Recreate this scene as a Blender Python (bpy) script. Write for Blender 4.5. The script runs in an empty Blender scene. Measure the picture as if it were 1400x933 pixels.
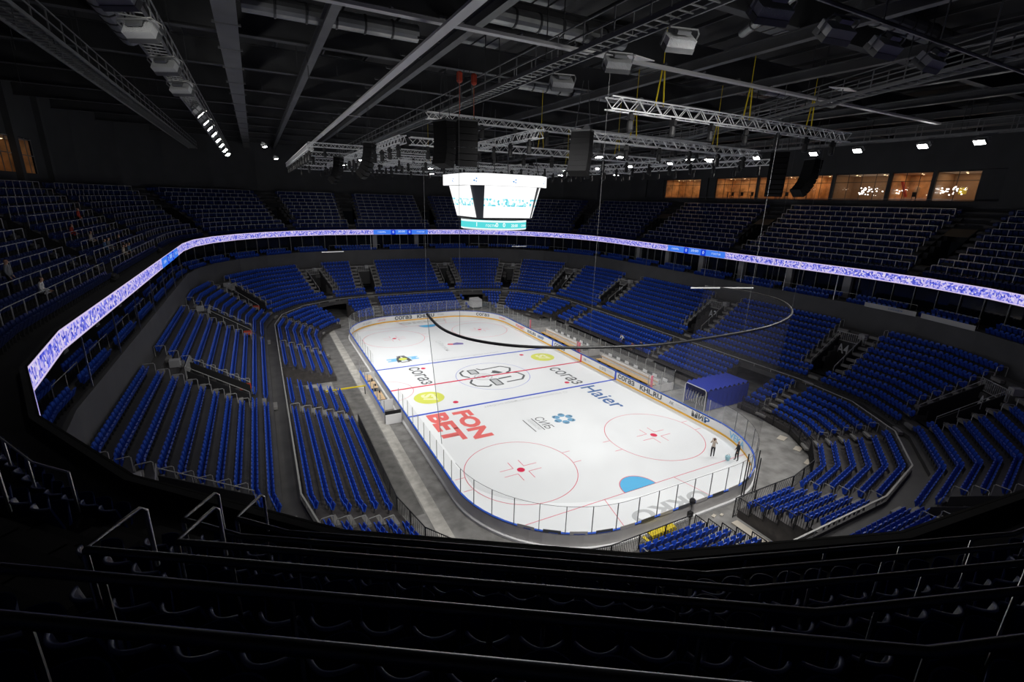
import bpy, bmesh, math, random
from mathutils import Vector, Matrix
random.seed(7)
PI = math.pi
S = bpy.context.scene
C = S.collection

# ------------------------------------------------------------------ camera, world, exposure
cam_d = bpy.data.cameras.new('camera'); cam = bpy.data.objects.new('camera', cam_d); C.objects.link(cam)
CAM = Vector((-23.4048, -48.7878, 20.4825))
yaw, pit, rol, FPX = 0.487712, -0.288705, 0.028667, 647.486
fw = Vector((math.sin(yaw)*math.cos(pit), math.cos(yaw)*math.cos(pit), math.sin(pit)))
r0 = Vector((math.cos(yaw), -math.sin(yaw), 0)); u0 = r0.cross(fw)
rt = r0*math.cos(rol) + u0*math.sin(rol); up = -r0*math.sin(rol) + u0*math.cos(rol)
M = Matrix.Identity(4)
for i in range(3):
    M[i][0], M[i][1], M[i][2], M[i][3] = rt[i], up[i], -fw[i], CAM[i]
cam.matrix_world = M
cam_d.sensor_fit = 'HORIZONTAL'; cam_d.sensor_width = 36.0; cam_d.lens = FPX/1400*36
cam_d.clip_start = 0.05; cam_d.clip_end = 400
S.camera = cam
w = bpy.data.worlds.new('world'); S.world = w; w.use_nodes = True
w.node_tree.nodes['Background'].inputs[0].default_value = (0.6, 0.7, 1, 1)
w.node_tree.nodes['Background'].inputs[1].default_value = 0.0015
S.view_settings.view_transform = 'Standard'; S.view_settings.look = 'None'
S.view_settings.exposure = 0.0; S.view_settings.gamma = 1.0; S.view_settings.use_curve_mapping = False
S.cycles.transparent_max_bounces = 24
S.cycles.max_bounces = 8
SPOT_W = 4900.0      # the floodlights aimed at the ice
TRUSS_W = 3000.0
NEAR_W = 5200.0

# ------------------------------------------------------------------ materials
def mat(name, col, rough=0.6, metal=0.0, noise=0.0, nscale=3.0, emit=None, estr=0.0, spec=0.5, coords='Object', bump=0.0):
    m = bpy.data.materials.new(name); m.use_nodes = True
    nt = m.node_tree; b = nt.nodes['Principled BSDF']
    b.inputs['Base Color'].default_value = (*col, 1); b.inputs['Roughness'].default_value = rough
    b.inputs['Metallic'].default_value = metal; b.inputs['Specular IOR Level'].default_value = spec
    if emit:
        b.inputs['Emission Color'].default_value = (*emit, 1); b.inputs['Emission Strength'].default_value = estr
    if noise:
        tc = nt.nodes.new('ShaderNodeTexCoord'); n = nt.nodes.new('ShaderNodeTexNoise')
        n.inputs['Scale'].default_value = nscale; n.inputs['Detail'].default_value = 5
        nt.links.new(tc.outputs[coords], n.inputs['Vector'])
        r = nt.nodes.new('ShaderNodeValToRGB')
        lo = tuple(max(0, c*(1-noise)) for c in col); hi = tuple(min(1, c*(1+noise)) for c in col)
        r.color_ramp.elements[0].color = (*lo, 1); r.color_ramp.elements[1].color = (*hi, 1)
        r.color_ramp.elements[0].position = 0.3; r.color_ramp.elements[1].position = 0.7
        nt.links.new(n.outputs['Fac'], r.inputs['Fac']); nt.links.new(r.outputs['Color'], b.inputs['Base Color'])
        if bump:
            bp = nt.nodes.new('ShaderNodeBump'); bp.inputs['Strength'].default_value = bump
            nt.links.new(n.outputs['Fac'], bp.inputs['Height']); nt.links.new(bp.outputs['Normal'], b.inputs['Normal'])
    return m

def clear_mat(name, col, amount, rough=0.1, gloss=0.04):
    """mostly see-through sheet: transparent, a little diffuse tint and a little mirror"""
    m = bpy.data.materials.new(name); m.use_nodes = True
    nt = m.node_tree; nt.nodes.remove(nt.nodes['Principled BSDF']); out = nt.nodes['Material Output']
    t = nt.nodes.new('ShaderNodeBsdfTransparent'); d = nt.nodes.new('ShaderNodeBsdfDiffuse'); g = nt.nodes.new('ShaderNodeBsdfGlossy')
    d.inputs['Color'].default_value = (*col, 1); g.inputs['Roughness'].default_value = rough
    m1 = nt.nodes.new('ShaderNodeMixShader'); m1.inputs[0].default_value = amount
    m2 = nt.nodes.new('ShaderNodeMixShader'); m2.inputs[0].default_value = gloss
    nt.links.new(t.outputs[0], m1.inputs[1]); nt.links.new(d.outputs[0], m1.inputs[2])
    nt.links.new(m1.outputs[0], m2.inputs[1]); nt.links.new(g.outputs[0], m2.inputs[2])
    nt.links.new(m2.outputs[0], out.inputs['Surface'])
    return m

def emit_mat(name, col, s):
    m = bpy.data.materials.new(name); m.use_nodes = True
    nt = m.node_tree; nt.nodes.remove(nt.nodes['Principled BSDF']); e = nt.nodes.new('ShaderNodeEmission')
    e.inputs[0].default_value = (*col, 1); e.inputs[1].default_value = s
    nt.links.new(e.outputs[0], nt.nodes['Material Output'].inputs['Surface'])
    return m

def screen_mat(name, kind, s):
    """LED screens: pattern from the UV map (u in metres along, v 0-1 up)"""
    m = emit_mat(name, (1, 1, 1), s); nt = m.node_tree; e = [n for n in nt.nodes if n.type == 'EMISSION'][0]
    L = nt.links
    uv = nt.nodes.new('ShaderNodeUVMap'); sep = nt.nodes.new('ShaderNodeSeparateXYZ'); L.new(uv.outputs[0], sep.inputs[0])
    def ramp(fac, stops, const=False):
        r = nt.nodes.new('ShaderNodeValToRGB'); L.new(fac, r.inputs['Fac']); cr = r.color_ramp
        if const: cr.interpolation = 'CONSTANT'
        cr.elements[0].position, cr.elements[0].color = stops[0][0], (*stops[0][1], 1)
        cr.elements[1].position, cr.elements[1].color = stops[1][0], (*stops[1][1], 1)
        for p, c in stops[2:]:
            x = cr.elements.new(p); x.color = (*c, 1)
        return r.outputs['Color']
    def mix(fac, a, b):
        x = nt.nodes.new('ShaderNodeMix'); x.data_type = 'RGBA'; L.new(fac, x.inputs['Factor']); L.new(a, x.inputs['A']); L.new(b, x.inputs['B'])
        return x.outputs['Result']
    if kind == 'ribbon':
        mp = nt.nodes.new('ShaderNodeMapping'); mp.inputs['Scale'].default_value = (1, 0.95, 1); L.new(uv.outputs[0], mp.inputs[0])
        v = nt.nodes.new('ShaderNodeTexVoronoi'); v.inputs['Scale'].default_value = 7; v.voronoi_dimensions = '2D'; L.new(mp.outputs[0], v.inputs['Vector'])
        col = ramp(v.outputs['Color'], [(0.0, (0.03, 0.05, 0.60)), (0.36, (0.17, 0.19, 0.92)), (0.50, (0.66, 0.56, 1.0)), (0.74, (0.93, 0.84, 1.0))], True)
        n = nt.nodes.new('ShaderNodeTexNoise'); n.inputs['Scale'].default_value = 3.0; n.noise_dimensions = '2D'; L.new(mp.outputs[0], n.inputs['Vector'])
        rim = ramp(sep.outputs['Y'], [(0.0, (1, 1, 1)), (0.10, (0, 0, 0)), (0.90, (1, 1, 1))], True)
        edge = nt.nodes.new('ShaderNodeRGB'); edge.outputs[0].default_value = (0.78, 0.66, 1.0, 1)
        soft = ramp(n.outputs['Fac'], [(0.35, (0, 0, 0)), (0.65, (0.45, 0.45, 0.45))])
        pale = nt.nodes.new('ShaderNodeRGB'); pale.outputs[0].default_value = (0.45, 0.43, 1.0, 1)
        L.new(mix(rim, mix(soft, col, pale.outputs[0]), edge.outputs[0]), e.inputs[0])
    elif kind == 'cube':
        mp = nt.nodes.new('ShaderNodeMapping'); mp.inputs['Scale'].default_value = (1, 3.2, 1); L.new(uv.outputs[0], mp.inputs[0])
        v = nt.nodes.new('ShaderNodeTexVoronoi'); v.inputs['Scale'].default_value = 4.5; v.voronoi_dimensions = '2D'; L.new(mp.outputs[0], v.inputs['Vector'])
        col = ramp(v.outputs['Color'], [(0.0, (0.12, 0.62, 0.72)), (0.28, (0.45, 0.85, 0.9)), (0.42, (1, 1, 1)), (0.9, (0.92, 0.98, 1))], True)
        band = ramp(sep.outputs['Y'], [(0.0, (0, 0, 0)), (0.36, (1, 1, 1)), (0.60, (0, 0, 0))], True)
        wht = nt.nodes.new('ShaderNodeRGB'); wht.outputs[0].default_value = (1, 1, 1, 1)
        L.new(mix(band, wht.outputs[0], col), e.inputs[0])
    elif kind == 'lower':
        L.new(ramp(sep.outputs['Y'], [(0.0, (0.9, 1, 1)), (0.14, (0.10, 0.72, 0.74)), (0.80, (0.85, 1, 1))], True), e.inputs[0])
    return m

m_ice = mat('ice', (0.86, 0.885, 0.90), 0.22, noise=0.015, nscale=0.25, spec=0.35)
m_conc = mat('concrete floor', (0.24, 0.235, 0.225), 0.55, noise=0.35, nscale=0.9, coords='Object', spec=0.35)
m_conc_l = mat('pale concrete strip', (0.44, 0.425, 0.39), 0.6, noise=0.25, nscale=1.4)
m_step = mat('step concrete', (0.20, 0.195, 0.185), 0.6, noise=0.2, nscale=1.4)
m_conc_d = mat('dark concrete strip', (0.13, 0.127, 0.12), 0.5, noise=0.35, nscale=1.2)
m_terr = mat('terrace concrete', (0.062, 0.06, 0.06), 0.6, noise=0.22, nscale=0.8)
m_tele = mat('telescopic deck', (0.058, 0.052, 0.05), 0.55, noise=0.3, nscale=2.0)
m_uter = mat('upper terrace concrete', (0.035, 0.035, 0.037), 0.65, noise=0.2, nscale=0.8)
m_wall = mat('grey wall panel', (0.070, 0.070, 0.072), 0.7, noise=0.12, nscale=0.5)
m_dark = mat('dark wall', (0.045, 0.047, 0.05), 0.7, noise=0.15, nscale=0.4)
m_black = mat('black', (0.012, 0.012, 0.013), 0.6)
m_blackgloss = mat('black gloss', (0.015, 0.015, 0.017), 0.3)
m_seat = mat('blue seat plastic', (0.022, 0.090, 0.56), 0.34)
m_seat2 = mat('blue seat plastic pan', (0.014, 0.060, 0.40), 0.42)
m_seat_shaded = mat('shaded blue seat plastic', (0.015, 0.032, 0.15), 0.30)  # same blue as the lower seats, darkened in colour for the unlit tier
m_rim = mat('brightened seat rim', (0.26, 0.29, 0.50), 0.22)  # rim colour lightened to stand for light along the top edges
m_leg = mat('seat leg grey', (0.10, 0.10, 0.11), 0.5, 0.6)
m_rail = mat('stainless rail', (0.55, 0.55, 0.53), 0.28, 1.0)
m_railf = mat('thin stainless rail', (0.60, 0.60, 0.58), 0.35, 0.35)
m_railw = mat('pale painted rail', (0.42, 0.42, 0.40), 0.4, 0.2)
m_raild = mat('dark top rail', (0.16, 0.165, 0.17), 0.30, 0.9)  # darker than the posts and the distant rails
m_white = mat('white board', (0.80, 0.80, 0.80), 0.35)
m_blue = mat('blue cap', (0.02, 0.11, 0.62), 0.4)
m_yel = mat('yellow kick plate', (0.85, 0.46, 0.03), 0.45)
m_yel2 = mat('bright yellow', (0.80, 0.62, 0.02), 0.5)
m_boardout = mat('board back grey', (0.60, 0.585, 0.57), 0.55, noise=0.06, nscale=1.0)
m_red = mat('red line', (0.70, 0.02, 0.08), 0.4)
m_redf = mat('faded red line', (0.74, 0.16, 0.22), 0.4)
m_bline = mat('blue line', (0.03, 0.09, 0.62), 0.4)
m_crease = mat('goal crease blue', (0.10, 0.50, 0.85), 0.4)
m_grey = mat('grey lettering', (0.10, 0.108, 0.115), 0.5)
m_greyl = mat('pale grey lettering', (0.50, 0.52, 0.53), 0.5)
m_sign = mat('sign lettering', (0.62, 0.63, 0.65), 0.5)
m_haier = mat('deep blue lettering', (0.05, 0.14, 0.36), 0.5)
m_fon = mat('coral red lettering', (0.82, 0.17, 0.16), 0.5)
m_lime = mat('lime disc', (0.68, 0.72, 0.12), 0.5)
m_limel = mat('pale lime', (0.82, 0.84, 0.50), 0.5)
m_flow = mat('ice blue petal', (0.16, 0.38, 0.58), 0.5)
m_flow2 = mat('slate petal', (0.10, 0.16, 0.22), 0.5)
m_sky = mat('pale blue print', (0.22, 0.55, 0.85), 0.5)
m_purple = mat('purple print', (0.20, 0.17, 0.40), 0.5)
m_glass = clear_mat('rink glass', (0.75, 0.8, 0.82), 0.07, 0.03, 0.03)
m_net = clear_mat('safety netting', (0.10, 0.10, 0.11), 0.12, 0.5, 0.0)
m_dglass = mat('dark suite glass', (0.010, 0.012, 0.015), 0.08)
m_winglass = clear_mat('box window glass', (0.5, 0.5, 0.5), 0.03, 0.03, 0.06)
m_steel = mat('roof steel', (0.20, 0.205, 0.21), 0.5, 0.3, noise=0.15, nscale=0.7)
m_steelm = mat('mid roof steel', (0.115, 0.118, 0.122), 0.5, 0.3, noise=0.15, nscale=0.7)
m_steeld = mat('dark roof steel', (0.055, 0.057, 0.06), 0.6, 0.2, noise=0.15, nscale=0.7)
m_alu = mat('truss aluminium', (0.80, 0.81, 0.82), 0.38, 0.25)
m_deck = mat('roof deck', (0.013, 0.0135, 0.015), 0.8, noise=0.3, nscale=0.3)
m_duct = mat('galvanised duct', (0.30, 0.31, 0.31), 0.45, 0.7, noise=0.12, nscale=1.0)
m_lamp = emit_mat('floodlight lens', (1.0, 0.98, 0.94), 45.0)
m_lampoff = mat('unlit lens', (0.25, 0.26, 0.28), 0.15)
m_wood = mat('pale wood', (0.62, 0.44, 0.26), 0.5, noise=0.15, nscale=6)
m_orange = mat('orange timber', (0.52, 0.29, 0.13), 0.5, noise=0.45, nscale=1.0)
m_red2 = mat('red paint', (0.45, 0.05, 0.02), 0.5)
m_cream = mat('cream panel', (0.55, 0.50, 0.42), 0.6)
m_tarp = mat('blue tarpaulin', (0.03, 0.055, 0.42), 0.35)
m_skin = mat('skin', (0.45, 0.26, 0.18), 0.6)
m_beige = mat('beige sweater', (0.50, 0.43, 0.36), 0.9)
m_cloth = mat('black cloth', (0.02, 0.02, 0.024), 0.9)
m_cloth2 = mat('grey cloth', (0.22, 0.23, 0.25), 0.9)
m_hair = mat('dark hair', (0.03, 0.02, 0.015), 0.7)
m_rope = mat('black cable', (0.008, 0.008, 0.009), 0.45)
m_ribbon = screen_mat('ribbon LED', 'ribbon', 0.85)
m_ribblue = emit_mat('ribbon blue field', (0.05, 0.20, 0.85), 1.0)
m_ribdeep = emit_mat('ribbon deep blue', (0.01, 0.05, 0.65), 1.0)
m_ribtext = emit_mat('ribbon text', (0.7, 0.85, 1), 1.0)
m_scr = screen_mat('scoreboard LED', 'cube', 1.12)
m_scrw = emit_mat('scoreboard white', (1, 1, 1), 1.12)
m_scrl = screen_mat('scoreboard lower LED', 'lower', 1.0)
m_scrb = emit_mat('scoreboard logo blue', (0.02, 0.30, 0.75), 0.9)
m_warm = emit_mat('warm downlight', (1.0, 0.72, 0.42), 14.0)

# ------------------------------------------------------------------ helpers
class MB:
    def __init__(s): s.v = []; s.f = []; s.mi = []; s.k = 0
    def quad(s, a, b, c, d):
        n = len(s.v); s.v += [tuple(a), tuple(b), tuple(c), tuple(d)]; s.f.append((n, n+1, n+2, n+3)); s.mi.append(s.k)
    def poly(s, pts):
        n = len(s.v); s.v += [tuple(p) for p in pts]; s.f.append(tuple(range(n, n+len(pts)))); s.mi.append(s.k)
    def obox(s, o, ax, ay, az):
        """box centred on o with half-axis vectors"""
        o, ax, ay, az = Vector(o), Vector(ax), Vector(ay), Vector(az); n = len(s.v)
        for sz in (-1, 1):
            for sx, sy in ((-1, -1), (1, -1), (1, 1), (-1, 1)):
                s.v.append(tuple(o + ax*sx + ay*sy + az*sz))
        for q in ((0, 3, 2, 1), (4, 5, 6, 7), (0, 1, 5, 4), (1, 2, 6, 5), (2, 3, 7, 6), (3, 0, 4, 7)):
            s.f.append(tuple(n+i for i in q)); s.mi.append(s.k)
    def box(s, x0, y0, z0, x1, y1, z1):
        s.obox(((x0+x1)/2, (y0+y1)/2, (z0+z1)/2), ((x1-x0)/2, 0, 0), (0, (y1-y0)/2, 0), (0, 0, (z1-z0)/2))
    def bar(s, p, q, w, h=None, upv=(0, 0, 1)):
        """rectangular bar from p to q"""
        p, q = Vector(p), Vector(q); d = q-p
        if d.length < 1e-6: return
        dn = d.normalized(); u = Vector(upv)
        if abs(dn.dot(u)) > .95: u = Vector((1, 0, 0))
        a = dn.cross(u).normalized(); b = a.cross(dn)
        s.obox((p+q)/2, d/2, a*(w/2), b*((h or w)/2))
    def tube(s, pts, r, n=6, closed=False):
        pts = [Vector(p) for p in pts]; m = len(pts); base = len(s.v)
        for i, p in enumerate(pts):
            a = pts[(i-1) % m] if (i or closed) else p; b = pts[(i+1) % m] if (i < m-1 or closed) else p
            t = (b-a).normalized(); u = Vector((0, 0, 1)) if abs(t.z) < .95 else Vector((1, 0, 0))
            e = t.cross(u).normalized(); g = e.cross(t)
            for j in range(n):
                an = 2*PI*j/n; s.v.append(tuple(p + e*(r*math.cos(an)) + g*(r*math.sin(an))))
        for i in range(m if closed else m-1):
            i2 = (i+1) % m
            for j in range(n):
                j2 = (j+1) % n; s.f.append((base+i*n+j, base+i*n+j2, base+i2*n+j2, base+i2*n+j)); s.mi.append(s.k)
        if not closed:
            s.f.append(tuple(base+j for j in range(n))); s.mi.append(s.k)
            s.f.append(tuple(base+(m-1)*n+j for j in reversed(range(n)))); s.mi.append(s.k)
    def disc(s, c, r, h=0.0, n=24, axis='z'):
        c = Vector(c); top = []
        for j in range(n):
            a = 2*PI*j/n; top.append(c + Vector((r*math.cos(a), r*math.sin(a), h)))
        s.poly(top)
    def ringflat(s, c, r, w, z, n=64, a0=0, a1=2*PI):
        for j in range(n):
            a, b = a0+(a1-a0)*j/n, a0+(a1-a0)*(j+1)/n
            P = lambda rr, t: (c[0]+rr*math.cos(t), c[1]+rr*math.sin(t), z)
            s.quad(P(r-w/2, a), P(r+w/2, a), P(r+w/2, b), P(r-w/2, b))
    def lathe(s, c, prof, n=12, axis=Vector((0, 0, 1))):
        c = Vector(c); axis = axis.normalized(); u = Vector((0, 0, 1)) if abs(axis.z) < .9 else Vector((1, 0, 0))
        e = axis.cross(u).normalized(); g = axis.cross(e); base = len(s.v)
        for r, h in prof:
            for j in range(n):
                a = 2*PI*j/n; s.v.append(tuple(c + axis*h + e*(r*math.cos(a)) + g*(r*math.sin(a))))
        for i in range(len(prof)-1):
            for j in range(n):
                j2 = (j+1) % n; s.f.append((base+i*n+j, base+i*n+j2, base+(i+1)*n+j2, base+(i+1)*n+j)); s.mi.append(s.k)
        s.f.append(tuple(base+j for j in reversed(range(n)))); s.mi.append(s.k)
        s.f.append(tuple(base+(len(prof)-1)*n+j for j in range(n))); s.mi.append(s.k)
    def mesh(s, name, mats):
        me = bpy.data.meshes.new(name); me.from_pydata(s.v, [], s.f)
        for m in (mats if isinstance(mats, (list, tuple)) else [mats]): me.materials.append(m)
        if any(s.mi): me.polygons.foreach_set('material_index', s.mi)
        me.update(); return me
    def build(s, name, mats, parent=None, kind=None, label=None, cat=None, group=None, smooth=False):
        me = s.mesh(name, mats)
        if smooth: me.polygons.foreach_set('use_smooth', [True]*len(me.polygons))
        return put(name, me, parent, kind, label, cat, group)

def put(name, me, parent=None, kind=None, label=None, cat=None, group=None, loc=None, rz=None):
    o = bpy.data.objects.new(name, me); C.objects.link(o)
    if parent is not None: o.parent = parent
    if loc is not None: o.location = loc
    if rz is not None: o.rotation_euler = (0, 0, rz)
    if kind: o['kind'] = kind
    if label: o['label'] = label
    if cat: o['category'] = cat
    if group: o['group'] = group
    return o

def thing(name, label, cat, loc=(0, 0, 0), rz=0, group=None):
    return put(name, None, None, None, label, cat, group, loc, rz)

FONT = None
def text_mesh(txt, height, width=None, depth=0.0, bold=0.0, shear=0.0):
    cu = bpy.data.curves.new('text', 'FONT'); cu.body = txt; cu.size = 1.0; cu.align_x = 'LEFT'
    cu.offset = bold; cu.extrude = depth; cu.shear = shear; cu.resolution_u = 3
    o = bpy.data.objects.new('text', cu); C.objects.link(o)
    dg = bpy.context.evaluated_depsgraph_get(); dg.update()
    me = bpy.data.meshes.new_from_object(o.evaluated_get(dg)); bpy.data.objects.remove(o); bpy.data.curves.remove(cu)
    xs = [v.co.x for v in me.vertices]; ys = [v.co.y for v in me.vertices]
    if not xs: return me
    x0, x1, y0, y1 = min(xs), max(xs), min(ys), max(ys)
    sy = height/(y1-y0); sx = (width/(x1-x0)) if width else sy
    for v in me.vertices: v.co.x = (v.co.x-x0)*sx; v.co.y = (v.co.y-y0)*sy
    me.materials.clear(); return me

def text(name, txt, m, origin, xdir, ydir, height, width=None, parent=None, bold=0.0, label=None, shear=0.0):
    """flat lettering: lower-left corner at origin, reading along xdir, letters standing along ydir"""
    me = text_mesh(txt, height, width, 0, bold, shear); me.materials.append(m)
    X, Y = Vector(xdir).normalized(), Vector(ydir).normalized(); Z = X.cross(Y); O = Vector(origin)
    for v in me.vertices: v.co = O + X*v.co.x + Y*v.co.y
    return put(name, me, parent, None, label)

# ------------------------------------------------------------------ bowl plan
CXC, QX, QY = 1.2, 8.5, 21.5
def quadc(k): return (CXC + (QX if k in (0, 3) else -QX), QY if k < 2 else -QY)
def ring(R, nf):
    """closed plan polyline, counter-clockwise from the right side; straight sides join faceted corners"""
    P = []
    for k in range(4):
        cx, cy = quadc(k)
        for i in range(nf+1):
            a = PI/2*k + PI/2*i/nf; P.append((cx+R*math.cos(a), cy+R*math.sin(a)))
    return P
def ringf(R, nf, cs=6, step=0.5):
    """same, subdivided evenly (same count for every R)"""
    P = ring(R, nf); out = []; n = len(P)
    for i in range(n):
        a, b = P[i], P[(i+1) % n]; end = (i % (nf+1)) == nf
        m = cs if not end else (34 if (i//(nf+1)) % 2 == 0 else 86)
        for j in range(m):
            t = j/m; out.append((a[0]+(b[0]-a[0])*t, a[1]+(b[1]-a[1])*t))
    return out

class Strip:
    """an aisle running straight out from the bowl: centre line from p along d"""
    def __init__(s, p, d, hw): s.p = Vector((p[0], p[1])); s.d = Vector((d[0], d[1])).normalized(); s.hw = hw; s.l = Vector((-s.d.y, s.d.x))
    def lat(s, q):
        v = Vector((q[0], q[1]))-s.p
        return v.dot(s.l) if v.dot(s.d) > 4 else 1e9
    def hit(s, q, extra=0): return abs(s.lat(q)) < s.hw+extra
    def at(s, R, nf=None, lat=0.0):
        """plan point where the centre line crosses the ring of offset R"""
        P = ring(R, nf or 7); o = s.p + s.l*lat
        best = None
        for i in range(len(P)):
            a, b = Vector(P[i]), Vector(P[(i+1) % len(P)]); e = b-a
            den = s.d.x*e.y - s.d.y*e.x
            if abs(den) < 1e-9: continue
            w_ = a-o; t = (w_.x*e.y - w_.y*e.x)/den; u = (w_.x*s.d.y - w_.y*s.d.x)/den
            if t > 0 and -1e-6 <= u <= 1+1e-6: best = t if best is None else min(best, t)
        return o + s.d*(best or 0)
def side(y, right, hw): return Strip((CXC, y), (1 if right else -1, 0), hw)
def endx(x, far, hw): return Strip((x, 0), (0, 1 if far else -1), hw)
def corner(k, deg, hw):
    a = math.radians(deg); return Strip(quadc(k), (math.cos(a), math.sin(a)), hw)
# lower tier: gangways under each entrance (label, strip)
LOW = [('A3', side(-5.0, True, .65)), ('A2', side(14.6, True, .65)), ('A1', corner(0, 20, .65)), ('', corner(0, 55, .65)),
       ('', endx(9.2, True, .65)), ('', endx(-6.6, True, .65)), ('', corner(1, 112, .65)), ('', corner(1, 158, .65)),
       ('', side(14.2, False, .65)), ('', side(-6.4, False, .65)), ('', corner(2, 188, .65)), ('', corner(2, 235, .65)),
       ('', endx(-6.6, False, .65)), ('', endx(9.2, False, .65)), ('A5', corner(3, 319, .65)), ('A4', corner(3, 357.5, .65))]
UPP = [side(-3.5, True, .7), side(16, True, .7), corner(0, 25, .7), corner(0, 62, .7), endx(8.5, True, .7), endx(-7.5, True, .7),
       corner(1, 115, .7), corner(1, 153, .7), side(14.5, False, .7), side(-5, False, .7), corner(2, 193, .7), corner(2, 225, 1.1),
       endx(-6.6, False, .7), endx(9, False, .7), corner(3, 318, .7), corner(3, 352, .7)]

TELE = [(10.0+0.9*i, 0.55+0.36*i) for i in range(6)]
BLK = [(16.6+0.79*j, 3.1+0.52*j) for j in range(10)]
UPR = [(25.0+0.85*m, 14.05+0.6*m) for m in range(12)]
UK = 1.0063
NFL, NFU = 4, 7
NEARG = 11           # the open gangway beside the camera: no entrance under it, rows above it run through
def upp_half(k, i):
    if k == NEARG: return 1.1 if i < 3 else 2.7 if i < 5 else 0.0
    return .7 if i < 3 else 1.75

def in_gap(q):
    """openings cut through the telescopic rows: team entrance, bench tunnel, Zamboni gate, service roads"""
    x, y = q
    if x < -10 and 0.2 < y < 5.4: return True
    if y < -28 and -0.6 < x < 3.6: return True
    if y > 28 and 10.0 < x < 14.6: return True
    if x > 12 and -19.2 < y < -14.6: return True
    if x > 12 and 18.2 < y < 20.6: return True
    if y > 22 and x < -4:
        a = math.degrees(math.atan2(y-QY, x-(CXC-QX)))
        if 105 < a < 126: return True
    return False

# ------------------------------------------------------------------ the stands
mb = MB(); mb.quad((-40, -50, -.02), (45, -50, -.02), (45, 50, -.02), (-40, 50, -.02))
mb.build('arena_floor', m_conc, kind='structure')
mb = MB()
mb.quad((-15.4, -26, -.012), (-14.5, -26, -.012), (-14.5, 30, -.012), (-15.4, 30, -.012))
mb.build('pale_floor', m_conc_l, kind='structure')
mb = MB()
mb.quad((-17.9, -22, -.014), (-15.5, -22, -.014), (-15.5, 34, -.014), (-17.9, 34, -.014))
mb.build('dark_floor', m_conc_d, kind='structure')

def stepped(rows, nf, k, keep, last_R, last_z, base=None, cs=6):
    """treads and risers around the bowl"""
    m = MB(); G = [ringf(R*k, nf, cs) for R, z in rows] + [ringf(last_R*k, nf, cs)]; n = len(G[0])
    for i, (R, z) in enumerate(rows):
        zl = rows[i-1][1] if i else (base if base is not None else z)
        ok = [keep(i, ((G[i][j][0]+G[i][(j+1) % n][0])/2, (G[i][j][1]+G[i][(j+1) % n][1])/2)) for j in range(n)]
        for j in range(n):
            j2 = (j+1) % n
            a, b, c, d = G[i][j], G[i][j2], G[i+1][j2], G[i+1][j]
            if not ok[j]: continue
            m.quad((*a, z), (*b, z), (*c, z), (*d, z))
            if zl < z: m.quad((*a, zl), (*b, zl), (*b, z), (*a, z))
            elif base is not None: m.quad((*a, base), (*b, base), (*b, z), (*a, z))
            for jj, p, q in ((j-1, a, d), (j2, b, c)):
                if not ok[jj % n]:
                    zb = -0.02 if base is not None else z-2.6
                    m.quad((*p, zb), (*q, zb), (*q, z), (*p, z))
    return m

def keep_tele(i, q):
    if in_gap(q): return False
    if i == 0 and q[0] > 12 and -15 < q[1] < 22: return False
    return True
def first_row_fix(m):  # rows whose lower neighbour was dropped still reach the floor
    return m
mt = stepped(TELE, NFL, 1, keep_tele, 15.5, 2.35, base=-.02)
for y0, y1 in ((-14.6, 18.2),):                 # front panel under the raised right-hand rows
    mt.quad((CXC+QX+10.9, y0, -.02), (CXC+QX+10.9, y1, -.02), (CXC+QX+10.9, y1, .91), (CXC+QX+10.9, y0, .91))
mt.build('telescopic_stand_floor', m_tele, kind='structure')

VR = (2, 7)      # block rows pierced by the entrances
def keep_blk(i, q):
    if VR[0] <= i < VR[1]:
        for nm, s in LOW:
            if s.hit(q, 0.45): return False
    return True
mk = stepped(BLK, NFL, 1, keep_blk, 24.6, 7.8)
G0, G1, G2 = ringf(15.5, NFL), ringf(15.62, NFL), ringf(16.6, NFL)
n = len(G0)
for j in range(n):                              # parapet between the two blocks and the walkway behind it
    j2 = (j+1) % n
    mid_ = ((G0[j][0]+G0[j2][0])/2, (G0[j][1]+G0[j2][1])/2)
    zl_ = 2.45 if in_gap(mid_) and not mid_[0] < -18 else -.02      # the gates run on underneath
    mk.quad((*G0[j], zl_), (*G0[j2], zl_), (*G0[j2], 3.0), (*G0[j], 3.0))
    mk.quad((*G0[j], 3.0), (*G0[j2], 3.0), (*G1[j2], 3.0), (*G1[j], 3.0))
    mk.quad((*G1[j], 2.75), (*G1[j], 3.0), (*G1[j2], 3.0), (*G1[j2], 2.75))
    mk.quad((*G1[j], 2.75), (*G1[j2], 2.75), (*G2[j2], 2.75), (*G2[j], 2.75))
    mk.quad((*G2[j], 2.75), (*G2[j2], 2.75), (*G2[j2], 3.1), (*G2[j], 3.1))
mk.build('lower_terrace_floor', m_terr, kind='structure')

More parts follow.
